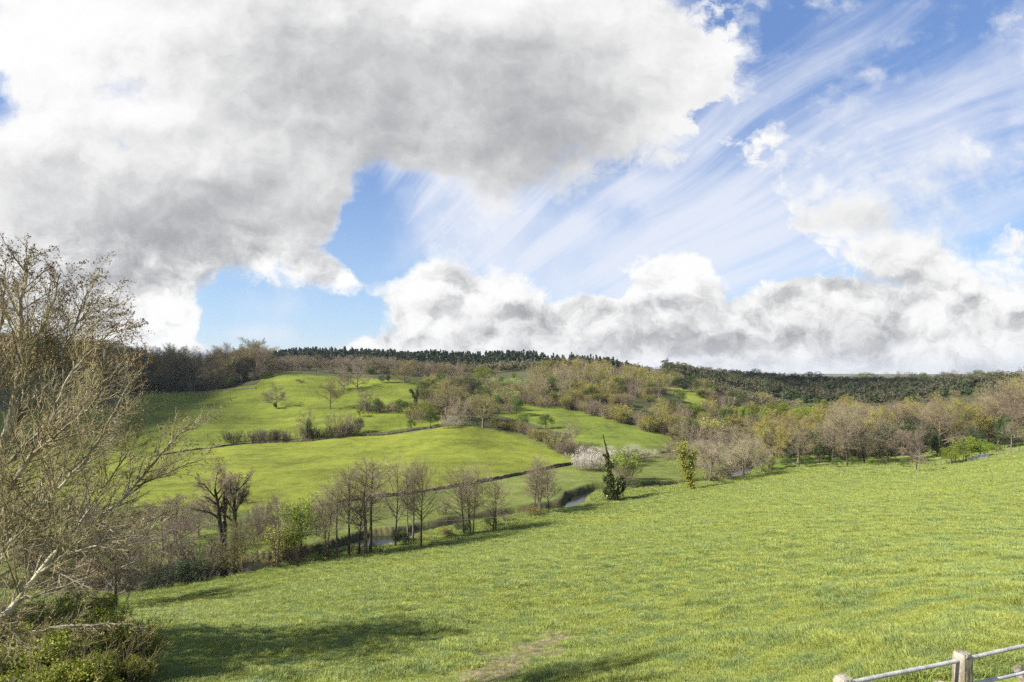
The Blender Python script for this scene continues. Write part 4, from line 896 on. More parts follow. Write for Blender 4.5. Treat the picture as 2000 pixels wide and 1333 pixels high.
# ---------------------------------------------------------------- ivy stump and golden ivy tree
def ivy_tree(px, base, pts, name, label, leafm, n, size, barkm='dark_bark', dead=(), Y=None):
    g = ground(px, base, y0=30) if Y is None else on_land((px - 1000) / F * Y, Y); e = bpy.data.objects.new(name, None); COL.objects.link(e); e.location = g
    tag(e, label, 'tree'); yy = g[1]
    conv = lambda L, dy=0: np.array([((a - px) * yy / F, dy * k, (HZ - b) / F * yy - g[2]) for k, (a, b) in enumerate(L)])
    a = MB(); rng = np.random.default_rng(int(px)); paths = []
    for L, r0, r1, q, ir in pts:
        p = conv(L, RNG.uniform(-0.4, 0.4)); r = np.linspace(r0, r1, len(p)); tubes(a, [(p, r)], lambda r: 7); paths.append((p, ir, q))
    a.build('trunk', M[barkm], e)
    c = ivy_on(rng, paths, n, size, 1.0); c.build('ivy', M[leafm], e)
    if dead:
        out, tips = [], []
        prm = [dict(seg=4, wob=0.12, up=0.0, kids=7, t0=0.25, ang=45, ratio=0.4, shape=DOME, tip=0.3), dict(seg=3, wob=0.15, up=0, kids=5, t0=0.2, ang=42, ratio=0.5, shape=DOME, minr=0.015), dict(seg=2, wob=0.1, up=0, minr=0.012)]
        for (s, t, r) in dead:
            p = conv([s, t]); d = p[1] - p[0]; grow(rng, p[0], d + np.array([0, rng.normal(0, 0.3), 0]), np.linalg.norm(d) * 1.05, r, 0, prm, out, tips)
        b = MB(); tubes(b, [(p, r) for l, p, r in out], lambda r: 4); b.build('crown', M['moss_bark'], e)
    return e
ivy_tree(1195, 978, [([(1196, 980), (1193, 950), (1189, 915), (1186, 885)], 0.42, 0.12, 0.44, (1.5, 0.55)), ([(1186, 888), (1183, 872), (1177, 848)], 0.13, 0.03, 0.035, (0.35, 0.1)), ([(1192, 942), (1180, 934)], 0.08, 0.04, 0.06, 0.8), ([(1189, 915), (1201, 904)], 0.07, 0.03, 0.05, 0.7), ([(1194, 962), (1179, 959)], 0.1, 0.05, 0.07, 1.0), ([(1200, 972), (1217, 958), (1220, 944)], 0.12, 0.05, 0.09, 0.9), ([(1187, 896), (1179, 889)], 0.05, 0.03, 0.03, 0.5), ([(1196, 978), (1193, 950), (1190, 925)], 0.4, 0.3, 0.5, 1.3), ([(1200, 978), (1208, 950), (1213, 930)], 0.2, 0.1, 0.25, 0.7), ([(1192, 975), (1184, 955)], 0.2, 0.1, 0.15, 0.7)],
         'ivy_tree', 'tall ivy covered broken tree trunk ending in a thin spike', 'ivy', 5600, 0.27,
         dead=[((1192, 955), (1160, 937), 0.06), ((1200, 940), (1222, 908), 0.05), ((1190, 925), (1172, 914), 0.035), ((1186, 890), (1165, 880), 0.05), ((1200, 955), (1222, 918), 0.09), ((1215, 920), (1240, 900), 0.05), ((1184, 868), (1192, 866), 0.03)])
ivy_tree(1352, 956, [([(1354, 957), (1345, 940), (1338, 920), (1330, 895), (1324, 870)], 0.22, 0.06, 0.5, (0.6, 1.8)), ([(1345, 940), (1350, 915), (1352, 895), (1358, 884)], 0.15, 0.05, 0.35, (1.3, 1.3)), ([(1336, 905), (1336, 885), (1340, 865)], 0.1, 0.04, 0.3, 0.6)],
         'golden_ivy_tree', 'leaning tree wrapped in golden green ivy near the river bend', 'goldivy', 3900, 0.26, dead=[((1345, 938), (1362, 925), 0.05)])
ivy_tree(813, 790, [([(814, 792), (810, 778), (806, 768), (801, 762)], 0.5, 0.2, 0.5, 1.0), ([(812, 785), (816, 772), (815, 762)], 0.4, 0.15, 0.4, 0.9)], 'ivy_stump', 'dark twisted ivy covered stump at the right end of the sunlit field', 'ever', 2200, 0.4)
ivy_tree(428, 1122, [([(440, 1128), (437, 1090), (434, 1040), (431, 1000), (429, 975)], 0.3, 0.1, 0.6, 0.42), ([(457, 1128), (458, 1090), (460, 1040), (461, 1000)], 0.25, 0.1, 0.4, 0.4)], 'ivy_climber', 'two dark ivy wrapped stems at the river pool, below the small round crowns', 'ivy', 7000, 0.13, Y=74)


# ---------------------------------------------------------------- field walls, lane, gate, fences
def field_wall(line, h, label, y0=60, w=0.6):
    G = np.array([ground(a, b, y0=y0)[:2] for a, b in line]); L = smooth_line(G, 10)
    c = np.r_[0, np.cumsum(np.hypot(*np.diff(L, axis=0).T))]; n = max(8, int(c[-1] / 0.7)); t = np.linspace(0, c[-1], n)
    X = np.interp(t, c, L[:, 0]); Y = np.interp(t, c, L[:, 1]); Z = height(X, Y)
    rng = np.random.default_rng(5); d = np.stack([np.gradient(X), np.gradient(Y)], 1); d /= np.linalg.norm(d, axis=1, keepdims=True); nr = np.stack([-d[:, 1], d[:, 0]], 1)
    P = np.stack([X, Y], 1) + nr * rng.normal(0, 0.08, (n, 1)); hh = h * (0.8 + 0.35 * vnoise(t / 7, t * 0, 3)) + rng.normal(0, h * 0.1, n); hh = np.where(vnoise(t / 5.0, t * 0 + 4, 9) > 0.72, hh * 0.35, hh)
    rows = [np.c_[P + nr * w * 0.6, Z - 0.3], np.c_[P + nr * w * (0.5 + rng.normal(0, .06, (n, 1))), Z + hh * 0.5], np.c_[P + nr * w * 0.36, Z + hh * 0.95], np.c_[P - nr * w * 0.36, Z + hh], np.c_[P - nr * w * (0.5 + rng.normal(0, .06, (n, 1))), Z + hh * 0.5], np.c_[P - nr * w * 0.6, Z - 0.3]]
    mb = MB(); k = np.arange(n - 1); V = np.concatenate(rows); q = [np.stack([a * n + k, a * n + k + 1, (a + 1) * n + k + 1, (a + 1) * n + k], 1) for a in range(5)]
    mb.add(V, np.concatenate(q)); o = mb.build('field_wall', M['wallstone'], smooth=False); tag(o, label, 'wall')
field_wall([(560, 1003), (640, 987), (700, 976), (790, 966), (850, 957), (900, 950), (1000, 931), (1060, 918), (1110, 909), (1180, 899), (1230, 893), (1290, 886), (1310, 884)], 0.75, 'long dry stone wall crossing the valley floor behind the alders')
field_wall([(300, 892), (400, 877), (500, 866), (600, 862), (690, 852), (760, 849), (830, 838), (870, 833)], 0.6, 'low stone wall along the top of the bright field')
field_wall([(290, 771), (350, 767), (420, 766), (500, 760)], 0.6, 'low broken wall at the foot of the shaded wood')

def strip(name, line, w, material, y0=60, lift=0.05, kind='structure'):
    G = np.array([ground(a, b, y0=y0)[:2] for a, b in line]); L = smooth_line(G, 12); d = np.gradient(L, axis=0); d /= np.linalg.norm(d, axis=1, keepdims=True); nr = np.stack([-d[:, 1], d[:, 0]], 1)
    rows = []
    for s in np.linspace(-0.5, 0.5, 5):
        p = L + nr * w * s; rows.append(np.c_[p, height(p[:, 0], p[:, 1]) + lift])
    n = len(L); k = np.arange(n - 1); mb = MB(); mb.add(np.concatenate(rows), np.concatenate([np.stack([a * n + k, (a + 1) * n + k, (a + 1) * n + k + 1, a * n + k + 1], 1) for a in range(4)]))
    return tag(mb.build(name, material), kind=kind)
m_, t_, o_ = mat('lane_surface'); g_ = t_.n.new('ShaderNodeNewGeometry'); b_ = t_.new('ShaderNodeBsdfPrincipled', Base_Color=t_.mix(t_.noise(g_.outputs['Position'], 1.2, 5, 0.6), (0.16, 0.14, 0.10), (0.33, 0.29, 0.23)), Roughness=0.9); t_.l.new(b_.outputs[0], o_.inputs[0])
strip('lane', [(1915, 893), (1945, 886), (1975, 879), (2010, 873), (2080, 862)], 3.4, m_, y0=100)
strip('track', [(1540, 903), (1600, 903), (1660, 902), (1720, 903)], 1.2, m_, y0=120)

def boxm(mb, c, s, rot=0.0, taper=1.0):
    c = np.array(c, float); x, y, z = np.array(s) / 2; v = np.array([[a * x * (taper if k > 0 else 1), b * y * (taper if k > 0 else 1), k * z] for k in (-1, 1) for a, b in ((-1, -1), (1, -1), (1, 1), (-1, 1))])
    cs, sn = math.cos(rot), math.sin(rot); v = np.stack([v[:, 0] * cs - v[:, 1] * sn, v[:, 0] * sn + v[:, 1] * cs, v[:, 2]], 1) + c
    mb.add(v, [[0, 3, 2, 1], [4, 5, 6, 7], [0, 1, 5, 4], [1, 2, 6, 5], [2, 3, 7, 6], [3, 0, 4, 7]])

def field_gate():
    a = ground(1893, 902, y0=90); b = ground(1928, 897, y0=90); mid = (a + b) / 2; e = bpy.data.objects.new('field_gate', None); COL.objects.link(e); e.location = mid; tag(e, 'grey galvanised steel field gate in front of the bright green bush', 'gate')
    d = b - a; L = np.linalg.norm(d[:2]); e.rotation_euler = (0, 0, math.atan2(d[1], d[0])); sl = d[2] / L
    mb = MB()
    for z in (0.2, 0.4, 0.6, 0.85, 1.15): tubes(mb, [(np.array([[-L / 2, 0, z - sl * L / 2], [L / 2, 0, z + sl * L / 2]]), np.array([0.035, 0.035]))], lambda r: 5)
    mb.build('bars', M['galv'], e); mb = MB()
    for x in (-L / 2, -L / 6, L / 6, L / 2): tubes(mb, [(np.array([[x, 0.0, 0.15 + sl * x], [x, 0.0, 1.2 + sl * x]]), np.array([0.04, 0.04]))], lambda r: 5)
    mb.build('frame', M['galv'], e)
    for x in (-L / 2 - 0.2, L / 2 + 0.2): mb = MB(); boxm(mb, (x, 0, 0.6 + sl * x), (0.16, 0.16, 1.5)); mb.build('post', M['timber'], e, smooth=False)
field_gate()
def post_fence(pix, label, y0=90):
    pts = [ground(a, b, y0=y0) for a, b in pix]; e = bpy.data.objects.new('wire_fence', None); COL.objects.link(e); e.location = pts[0]; tag(e, label, 'fence')
    for p in pts:
        mb = MB(); boxm(mb, p - pts[0] + np.array([0, 0, 0.55]), (0.10, 0.10, 1.3), 0.3, 0.9); mb.build('post', M['timber'], e, smooth=False)
    mb = MB()
    for z in (0.4, 0.75, 1.1): tubes(mb, [(np.array([p - pts[0] + np.array([0, -0.09, z]) for p in pts]), np.full(len(pts), 0.012))], lambda r: 3)
    mb.build('wire', M['galv'], e)
post_fence([(1812, 912), (1826, 910), (1838, 909), (1848, 908), (1857, 907), (1866, 905), (1873, 904), (1882, 903)], 'post and wire fence left of the steel field gate')
post_fence([(1945, 893), (1960, 890), (1975, 888), (1990, 885), (2010, 882)], 'wire fence below the lane at the right edge')

# overhead cable and the poles that carry it
def cable():
    way = [(-260, 1088, 34), (250, 1062, 42), (500, 1047, 50), (750, 1026, 60), (1000, 1008, 73), (1180, 987, 84), (1380, 957, 98), (1560, 934, 111), (1790, 907, 126)]
    P = smooth_line(np.array([P3(*w) for w in way]), 8); e = bpy.data.objects.new('overhead_cable', None); COL.objects.link(e); e.location = P[0]; tag(e, 'thin pale overhead cable crossing the field edge in front of the alders', 'cable')
    mb = MB(); tubes(mb, [(P - P[0], np.full(len(P), 0.026))], lambda r: 5); mb.build('wire', M['cable'], e)
    for q in (P[0], P[-1]):
        g = on_land(q[0], q[1]); p = MB(); tubes(p, [(np.array([g - P[0] - np.array([0, 0, .5]), q - P[0] + np.array([0, 0, 0.4])]), np.array([0.13, 0.09]))], lambda r: 8); p.build('pole', M['dark_bark'], e)
cable()


# ---------------------------------------------------------------- foreground railing and rubble wall
def stone(mb, c, s, rng):
    n = 7; a, b = np.meshgrid(np.linspace(-1, 1, n), np.linspace(-1, 1, n), indexing='ij'); R3 = np.linalg.qr(rng.normal(size=(3, 3)) * 0.35 + np.eye(3))[0]; off = rng.random(3) * 50
    for ax in range(3):
        for sg in (-1, 1):
            p = np.zeros((n, n, 3)); p[..., ax] = sg; p[..., (ax + 1) % 3] = a * (1 if sg > 0 else -1); p[..., (ax + 2) % 3] = b
            p = p.reshape(-1, 3); l = (np.abs(p) ** 5).sum(1) ** 0.2; p = p / l[:, None]
            p *= (1 + 0.13 * vnoise(p[:, 0] * 1.9 + off[0], p[:, 1] * 1.9 + p[:, 2] * 1.3 + off[1], 3) + 0.07 * vnoise(p[:, 0] * 5 + off[0], p[:, 1] * 5 + p[:, 2] * 4, 4))[:, None]
            p = (p * np.array(s) / 2) @ R3.T + np.array(c); i = np.arange(n - 1)[:, None] * n; j = np.arange(n - 1)[None]
            mb.add(p, np.stack([i + j, i + n + j, i + n + j + 1, i + j + 1], -1).reshape(-1, 4))
A0 = P3(1648, 1322, 6.44); A1 = P3(1880, 1274, 7.0); AD = A1 - A0; AD[2] = 0; ADn = AD / np.linalg.norm(AD); AN = np.array([-ADn[1], ADn[0], 0]); ZT = A1[2]
def railing():
    e = bpy.data.objects.new('railing', None); COL.objects.link(e); base = np.array([A1[0], A1[1], ZT - 0.62]); e.location = base
    tag(e, 'whitish weathered pipe railing on square stone posts in the bottom right corner', 'railing'); rot = math.atan2(ADn[1], ADn[0])
    for k in (-2, -1, 0, 1, 2):
        c = A1 + AD * k; c[2] = ZT; mb = MB(); rng = np.random.default_rng(k + 5)
        n = 9; zs = np.array([-1.1, -0.6, -0.35, -0.15, -0.06, -0.03, -0.004, 0.0]); rows = []
        half = np.array([0.088, 0.086, 0.082, 0.078, 0.078, 0.076, 0.066, 0.0])
        ang = np.arange(16) / 16 * 2 * math.pi; sq = 1 / np.maximum(np.abs(np.cos(ang)), np.abs(np.sin(ang))); sq = np.minimum(sq, 1.3)
        for z, h in zip(zs, half):
            rr = h * sq * (1 + rng.normal(0, 0.025, 16)); x = np.cos(ang) * rr; y = np.sin(ang) * rr
            rows.append(np.stack([x * math.cos(rot) - y * math.sin(rot), x * math.sin(rot) + y * math.cos(rot), np.full(16, z)], 1) + c - base)
        V = np.concatenate(rows); j = np.arange(16); q = [np.stack([a * 16 + j, a * 16 + (j + 1) % 16, (a + 1) * 16 + (j + 1) % 16, (a + 1) * 16 + j], 1) for a in range(len(zs) - 1)]
        mb.add(V, np.concatenate(q)); mb.build('post', M['post'], e, smooth=False)
    for dz in (-0.09, -0.42):
        mb = MB(); ts = np.linspace(-2.3, 2.6, 60); p = A1 + AD * ts[:, None]; p[:, 2] = ZT + dz + 0.006 * np.sin(ts * 5 + dz * 9); tubes(mb, [(p - base, np.full(60, 0.024) + 0.004 * (np.abs((ts % 1) - 0.5) < 0.012))], lambda r: 12); mb.build('rail', M['rail'], e)
railing()
def rubble_wall():
    rng = np.random.default_rng(3); mb = MB()
    for row, z in enumerate((-1.25, -1.07, -0.89, -0.72)):
        t = -2.4
        while t < 2.8:
            w = rng.uniform(0.16, 0.42) ; L = np.linalg.norm(AD)
            for side in (-0.16, 0.16):
                c = A1 + AD * (t + w / 2 / L) + AN * (side + rng.normal(0, 0.03)); c[2] = ZT + z - 0.06 + rng.normal(0, 0.02); stone(mb, c, (w * 1.05, 0.30, rng.uniform(0.13, 0.2)), rng)
            t += w / L
    for _ in range(60):
        c = A1 + AD * rng.uniform(-2.3, 2.7) + AN * rng.uniform(-0.3, 0.35); c[2] = ZT - 0.66 + rng.normal(0, 0.015); s = rng.uniform(0.07, 0.22); stone(mb, c, (s * 1.3, s, s * 0.5), rng)
    o = mb.build('rubble_wall', M['stone']); tag(o, 'rough rubble stone wall under the white railing in the bottom right corner', 'wall')
rubble_wall()


# ---------------------------------------------------------------- the pale near tree on the left
def near_tree():
    Y0 = 11.0; base = on_land(-11.6, 10.6); e = bpy.data.objects.new('poplar_tree', None); COL.objects.link(e); e.location = base
    tag(e, 'large pale barked poplar with sweeping twigs and dark opening buds at the left edge', 'tree')
    rng = np.random.default_rng(77); stems = [  # px, py, distance
        ([(-175, 1580, 10.6), (-120, 1400, 10.6), (-70, 1220, 10.8), (-25, 1000, 11), (8, 860, 11), (32, 770, 11.2), (40, 690, 11.3), (42, 600, 11.4), (50, 540, 11.5), (48, 505, 11.5)], 0.15, 0.012),
        ([(-110, 1370, 10.6), (-60, 1300, 10.4), (0, 1212, 10.2), (22, 1190, 10.2), (75, 1121, 10.2), (140, 1049, 10.2), (182, 1017, 10.2), (234, 978, 10.3), (290, 915, 10.4), (330, 868, 10.5), (368, 832, 10.6)], 0.085, 0.012),
        ([(-30, 1040, 11), (0, 978, 10.8), (22, 950, 10.7), (60, 892, 10.6), (94, 840, 10.5), (124, 757, 10.5), (165, 700, 10.4), (235, 630, 10.3)], 0.06, 0.01),
        ([(8, 860, 11), (50, 800, 11.3), (95, 735, 11.6), (135, 660, 11.8), (165, 590, 12), (172, 548, 12)], 0.045, 0.008),
        ([(36, 740, 11.2), (70, 660, 11), (100, 600, 10.9), (118, 535, 10.8)], 0.035, 0.008),
        ([(32, 770, 11.2), (70, 700, 11.6), (130, 640, 12), (190, 620, 12.2), (240, 640, 12.3)], 0.03, 0.007),
        ([(-40, 820, 11.6), (-15, 700, 11.8), (5, 600, 12), (10, 510, 12)], 0.04, 0.008),
        ([(-60, 1180, 10.8), (0, 1085, 11.2), (32, 1062, 11.4), (88, 1048, 11.5), (170, 1045, 11.6), (260, 1030, 11.8), (330, 1000, 12)], 0.045, 0.008),
        ([(-40, 1090, 10.9), (30, 1010, 11.4), (100, 945, 11.8), (170, 890, 12), (230, 850, 12.2), (275, 800, 12.4)], 0.045, 0.008),
        ([(-50, 1130, 10.9), (40, 1040, 10.2), (110, 960, 9.9), (180, 880, 9.7), (225, 800, 9.6), (262, 735, 9.6)], 0.045, 0.008),
        ([(-80, 1270, 10.7), (10, 1190, 11.5), (110, 1150, 12), (200, 1120, 12.2), (280, 1090, 12.4)], 0.04, 0.008),
        ([(-90, 1300, 10.7), (0, 1245, 10.4), (70, 1233, 10.2), (150, 1222, 10.1), (230, 1218, 10.1), (285, 1225, 10.1)], 0.035, 0.007),
        ([(-20, 950, 11), (40, 880, 11.8), (110, 810, 12.4), (180, 770, 12.8), (250, 740, 13)], 0.04, 0.008),
        ([(60, 892, 10.6), (110, 850, 10.2), (170, 800, 10), (215, 740, 9.9), (250, 690, 9.9)], 0.03, 0.007),
        ([(75, 1121, 10.2), (140, 1080, 9.8), (220, 1060, 9.6), (300, 1040, 9.5)], 0.03, 0.007),
        ([(140, 1049, 10.2), (190, 970, 10.6), (240, 900, 10.8), (270, 850, 11)], 0.03, 0.007),
        ([(234, 978, 10.3), (290, 940, 10.6), (345, 915, 10.8), (400, 895, 10.9)], 0.02, 0.006),
        ([(0, 1212, 10.2), (30, 1240, 10), (50, 1260, 9.9), (68, 1270, 9.9)], 0.02, 0.006),
        ([(-120, 1400, 10.6), (-150, 1100, 10.4), (-140, 800, 10.4), (-120, 600, 10.4)], 0.07, 0.01)]
    prm = [dict(seg=5, wob=0.07, up=0.025, kids=8, t0=0.15, ang=34, ratio=0.42, shape=DOME, rr=0.5, tip=0.3),
           dict(seg=4, wob=0.12, up=0.03, kids=4.2, t0=0.2, ang=36, ratio=0.55, shape=DOME, rr=0.6, minr=0.0045),
           dict(seg=3, wob=0.14, up=0.03, minr=0.0036, tip=0.45)]
    tr = MB(); out, tips = [], []
    for L, r0, r1 in stems:
        p = smooth_line(np.array([P3(*q) for q in L]) - base, 5); n = len(p); r = r0 + (r1 - r0) * np.linspace(0, 1, n) ** 0.8
        p = p + rng.normal(0, 0.012, p.shape); tubes(tr, [(p, r)], lambda r: 10)
        c = np.r_[0, np.cumsum(np.linalg.norm(np.diff(p, axis=0), axis=1))]; t = 0.5 if r0 > 0.1 else 0.25
        while t < c[-1]:
            q = np.array([np.interp(t, c, p[:, k]) for k in range(3)]); i = min(np.searchsorted(c, t), n - 1); d = unit(p[i] - p[i - 1])
            side = unit(np.cross(d, rng.normal(size=3))); ang = R(rng.normal(42, 10)); nd = d * math.cos(ang) + side * math.sin(ang) + np.array([0.16, 0, 0.24])
            fr = t / c[-1]; Ln = rng.uniform(0.7, 1.9) * (1.1 - 0.75 * fr) * (1.0 if r0 > 0.04 else 0.75) + 0.12
            if (q + base)[2] < (HZ - 1180) / F * 10.5: Ln *= 0.6
            grow(rng, q, nd, Ln, min(0.016, np.interp(t, c, r) * 0.5), 0, prm, out, tips); t += rng.uniform(0.062, 0.145)
    tr.build('trunk', M['pale_bark'], e)
    a, b = MB(), MB(); tubes(a, [(p, r) for l, p, r in out if l < 1], lambda r: 5); tubes(b, [(p, r * 1.15) for l, p, r in out if l >= 1], lambda r: 3)
    a.build('branches', M['pale_bark'], e); b.build('twigs', M['pale_twig'], e)
    T = np.array(tips); W = T + base; py = HZ - W[:, 2] / W[:, 1] * F
    k = rng.random(len(T)); hi = T[(k < np.where(py < 720, 0.75, 0.12))]; lo = T[(k >= 0.87) & (py > 760)]
    hi = np.concatenate([hi, hi + rng.normal(0, 0.022, hi.shape)]); mb = MB(); cards(mb, hi, 0.033, rng, 0.7); mb.build('dark_buds', M['rust'], e)
    mb = MB(); cards(mb, lo + rng.normal(0, 0.02, lo.shape), 0.034, rng, 0.7); mb.build('tan_buds', M['tan'], e)
    print('near tree twigs', len(out))
M['pale_twig'] = bark('pale_twigs', (0.15, 0.118, 0.062), (0.41, 0.34, 0.20), 1.2, 0)
near_tree()

# brambles at its foot, and unseen trees added beyond the left edge to shade the meadow
rngb = np.random.default_rng(9)
def bramble(seed):
    t = thicket(seed, H=3, stems=14, spread=0.9, twig='twig_olive', k=(7, 6), fan=0.8); mb = MB(); rng = np.random.default_rng(seed)
    cards(mb, clumps(rng, 15000, (0, 0, 1.35), 1.7, 46, 0.8, 0.3), 0.085, rng, 0.8); return t[0], t[1], t[2], 3.0, mb.mesh('leaves', M['bramble'])
PROTO['shade'] = [leafy_tree(301, H=13, w=0.62, leaf='lime', n=26000, size=0.15, nclump=70)]; WORD['shade'] = 'leafy_tree'
PROTO['bramble'] = [bramble(201), bramble(202)]; WORD['bramble'] = 'bramble_bush'; CATS['bramble'] = 'bush'
for i, (px, Y, top, w) in enumerate([(40, 14.5, 1215, 1.2), (120, 16, 1200, 1.1), (205, 17.5, 1190, 1.0), (262, 17.5, 1205, 0.75), (-60, 15, 1200, 1.3), (80, 13, 1268, 1.2), (170, 14, 1262, 1.0), (240, 14.8, 1275, 0.8), (10, 20, 1170, 1.2), (110, 23, 1150, 1.1), (190, 25, 1150, 0.9)]):
    at_pixel('bramble', px, 0, top, ['bramble bush under the pale tree, at the left edge', 'leafy bramble mound between the edge and the tall bush', 'tallest leafy bush at the foot of the pale tree', 'thin yellow green bush reaching out into the meadow',
             'bramble bush cut by the left edge of the picture', 'shaded bramble in the bottom left corner', 'second shaded bramble along the bottom edge', 'rightmost low bramble along the bottom edge', 'bramble behind the pale tree trunk', 'bramble mound farther down the slope', 'farthest bramble mound where the meadow begins'][i], 'brambles under the pale tree', Y=Y, wide=w)
place('shade', on_land(-22.8, 16.6), 13.5, 'unseen green tree added outside the left edge to shade the meadow', wide=1.1, var=0)  # added out of view to cast shade over the lower meadow
place('ever', on_land(-25.5, 19.5), 9.5, 'unseen evergreen bush added outside the left edge to shade the meadow', wide=1.0, var=0)  # second out-of-view caster for the same shade
at_pixel('round', 150, 0, 900, 'brown bare tree added behind the near poplar to shade the slope', Y=52, var=0, wide=0.9)  # tree added for the strip of shade it casts down the slope
at_pixel('round', 225, 0, 985, 'smaller brown bare tree on the slope behind the near poplar', Y=56, var=2, wide=0.9)


# ---------------------------------------------------------------- meadow grass
def meadow():
    rng = np.random.default_rng(4); m, t, out = mat('meadow_grass')
    geo = t.n.new('ShaderNodeNewGeometry'); oi = t.n.new('ShaderNodeObjectInfo'); pf = t.v('MULTIPLY', oi.outputs['Location'], (1, 1, 0.2))
    n1 = t.noise(pf, 0.06, 5, 0.6); n2 = t.noise(pf, 1.0, 5, 0.65)
    c = t.mix(t.sm(n2, 0.40, 0.66), (0.288, 0.318, 0.071), (0.190, 0.252, 0.086)); c = t.mix(t.sm(n1, 0.5, 0.72, 0, 0.6), c, (0.315, 0.325, 0.060))
    hs = t.n.new('ShaderNodeHueSaturation'); t.put(hs.inputs['Color'], c); t.put(hs.inputs['Value'], t.m('MULTIPLY_ADD', oi.outputs['Random'], 0.5, 0.78)); t.put(hs.inputs['Hue'], t.m('MULTIPLY_ADD', oi.outputs['Random'], 0.03, 0.485))
    b = t.new('ShaderNodeBsdfPrincipled', Base_Color=hs.outputs[0], Roughness=0.5); b.inputs['Specular IOR Level'].default_value = 0.3
    tr = t.n.new('ShaderNodeBsdfTranslucent'); t.put(tr.inputs[0], hs.outputs[0]); mx = t.n.new('ShaderNodeMixShader'); mx.inputs[0].default_value = 0.35
    t.l.new(b.outputs[0], mx.inputs[1]); t.l.new(tr.outputs[0], mx.inputs[2]); t.l.new(mx.outputs[0], out.inputs[0])
    tc = bpy.data.collections.new('grass_tufts')
    for v in range(4):
        mb = MB(); nb = 34; a = rng.random(nb) * 6.28; q = np.sqrt(rng.random(nb)) * 0.19; h = rng.uniform(0.05, 0.15, nb); f = rng.random(nb) * 6.28; w = 0.0075
        p = np.stack([np.cos(a) * q, np.sin(a) * q, np.zeros(nb)], 1); ln = np.stack([np.cos(a + rng.normal(0, .8, nb)), np.sin(a), np.zeros(nb)], 1) * (h * rng.uniform(0.2, 0.8, nb))[:, None]
        s = np.stack([np.cos(f), np.sin(f), np.zeros(nb)], 1) * w; up = np.zeros((nb, 3)); up[:, 2] = h
        V = np.stack([p - s, p + s, p + ln * 0.35 + up * 0.6 + s * 0.8, p + ln * 0.35 + up * 0.6 - s * 0.8, p + ln + up + s * 0.15, p + ln + up - s * 0.15], 1)
        i = np.arange(nb)[:, None] * 6; mb.add(V.reshape(-1, 3), np.concatenate([i + [0, 1, 2, 3], i + [3, 2, 4, 5]]))
        tc.objects.link(bpy.data.objects.new('grass_tuft', mb.mesh('grass_tuft', m, False)))
    N = 420000; px = rng.uniform(-60, 2060, N); Y = np.exp(rng.uniform(math.log(9.5), math.log(140), N)); X = (px - 1000) / F * Y
    rd, rw = river_dist(X, Y); riverY = np.interp(X, RIVS[:, 0], RIVS[:, 1]); ok = (Y < riverY) & (rd > rw / 2 + 1.5); ok &= ~((np.abs((X - A1[0]) * AN[0] + (Y - A1[1]) * AN[1]) < 0.5))
    c0 = np.array(ground(900, 1345)[:2]); c1 = np.array(ground(1085, 1240)[:2]); d = c1 - c0; tt = np.clip(((X - c0[0]) * d[0] + (Y - c0[1]) * d[1]) / (d ** 2).sum(), -0.4, 1.0)
    dd = np.hypot(X - c0[0] - tt * d[0], Y - c0[1] - tt * d[1]); ok &= rng.random(N) > np.clip(1.30 - dd / (2.0 - 0.6 * tt) + 0.45 * vnoise(X / 0.5, Y / 0.5, 71) + 0.12 + 0.25 * vnoise(X / 1.7, Y / 1.7, 72), 0, 0.95)
    X, Y = X[ok], Y[ok]; Z = height(X, Y) - 0.01
    tus = vnoise(X / 1.1, Y / 1.1, 61) * 0.6 + vnoise(X / 0.45, Y / 0.45, 62) * 0.4
    sc = (0.72 + 0.8 * np.clip(tus, -0.3, 1) + 0.4 * (vnoise(X / 0.8, Y / 0.8, 63) > 0.72) * (Y > 17)) * (0.85 + np.maximum(Y - 12, 0) / 75) * rng.uniform(0.75, 1.25, len(X))
    me = bpy.data.meshes.new('grass'); me.vertices.add(len(X)); me.vertices.foreach_set('co', np.stack([X, Y, Z], 1).astype(np.float32).ravel())
    q = me.attributes.new('tuft_scale', 'FLOAT', 'POINT'); q.data.foreach_set('value', sc.astype(np.float32))
    q = me.attributes.new('tuft_turn', 'FLOAT_VECTOR', 'POINT'); q.data.foreach_set('vector', np.stack([rng.normal(0, .12, len(X)), rng.normal(0, .12, len(X)), rng.random(len(X)) * 6.28], 1).astype(np.float32).ravel())
    o = link('grass', me); tag(o, 'tufted pale green meadow grass covering the near slope', 'grass', None, 'stuff')
    ng = bpy.data.node_groups.new('grass_scatter', 'GeometryNodeTree'); ng.interface.new_socket('Geometry', in_out='INPUT', socket_type='NodeSocketGeometry'); ng.interface.new_socket('Geometry', in_out='OUTPUT', socket_type='NodeSocketGeometry')
    N_ = ng.nodes; gi = N_.new('NodeGroupInput'); go = N_.new('NodeGroupOutput'); ip = N_.new('GeometryNodeInstanceOnPoints'); ci = N_.new('GeometryNodeCollectionInfo'); ci.inputs['Collection'].default_value = tc; ci.inputs['Separate Children'].default_value = True; ci.inputs['Reset Children'].default_value = True
    na = N_.new('GeometryNodeInputNamedAttribute'); na.data_type = 'FLOAT'; na.inputs['Name'].default_value = 'tuft_scale'; nb_ = N_.new('GeometryNodeInputNamedAttribute'); nb_.data_type = 'FLOAT_VECTOR'; nb_.inputs['Name'].default_value = 'tuft_turn'
    l = ng.links.new; l(gi.outputs[0], ip.inputs['Points']); l(ci.outputs[0], ip.inputs['Instance']); ip.inputs['Pick Instance'].default_value = True; l(nb_.outputs[0], ip.inputs['Rotation']); l(na.outputs[0], ip.inputs['Scale']); l(ip.outputs[0], go.inputs[0])
    md = o.modifiers.new('grass', 'NODES'); md.node_group = ng
meadow()


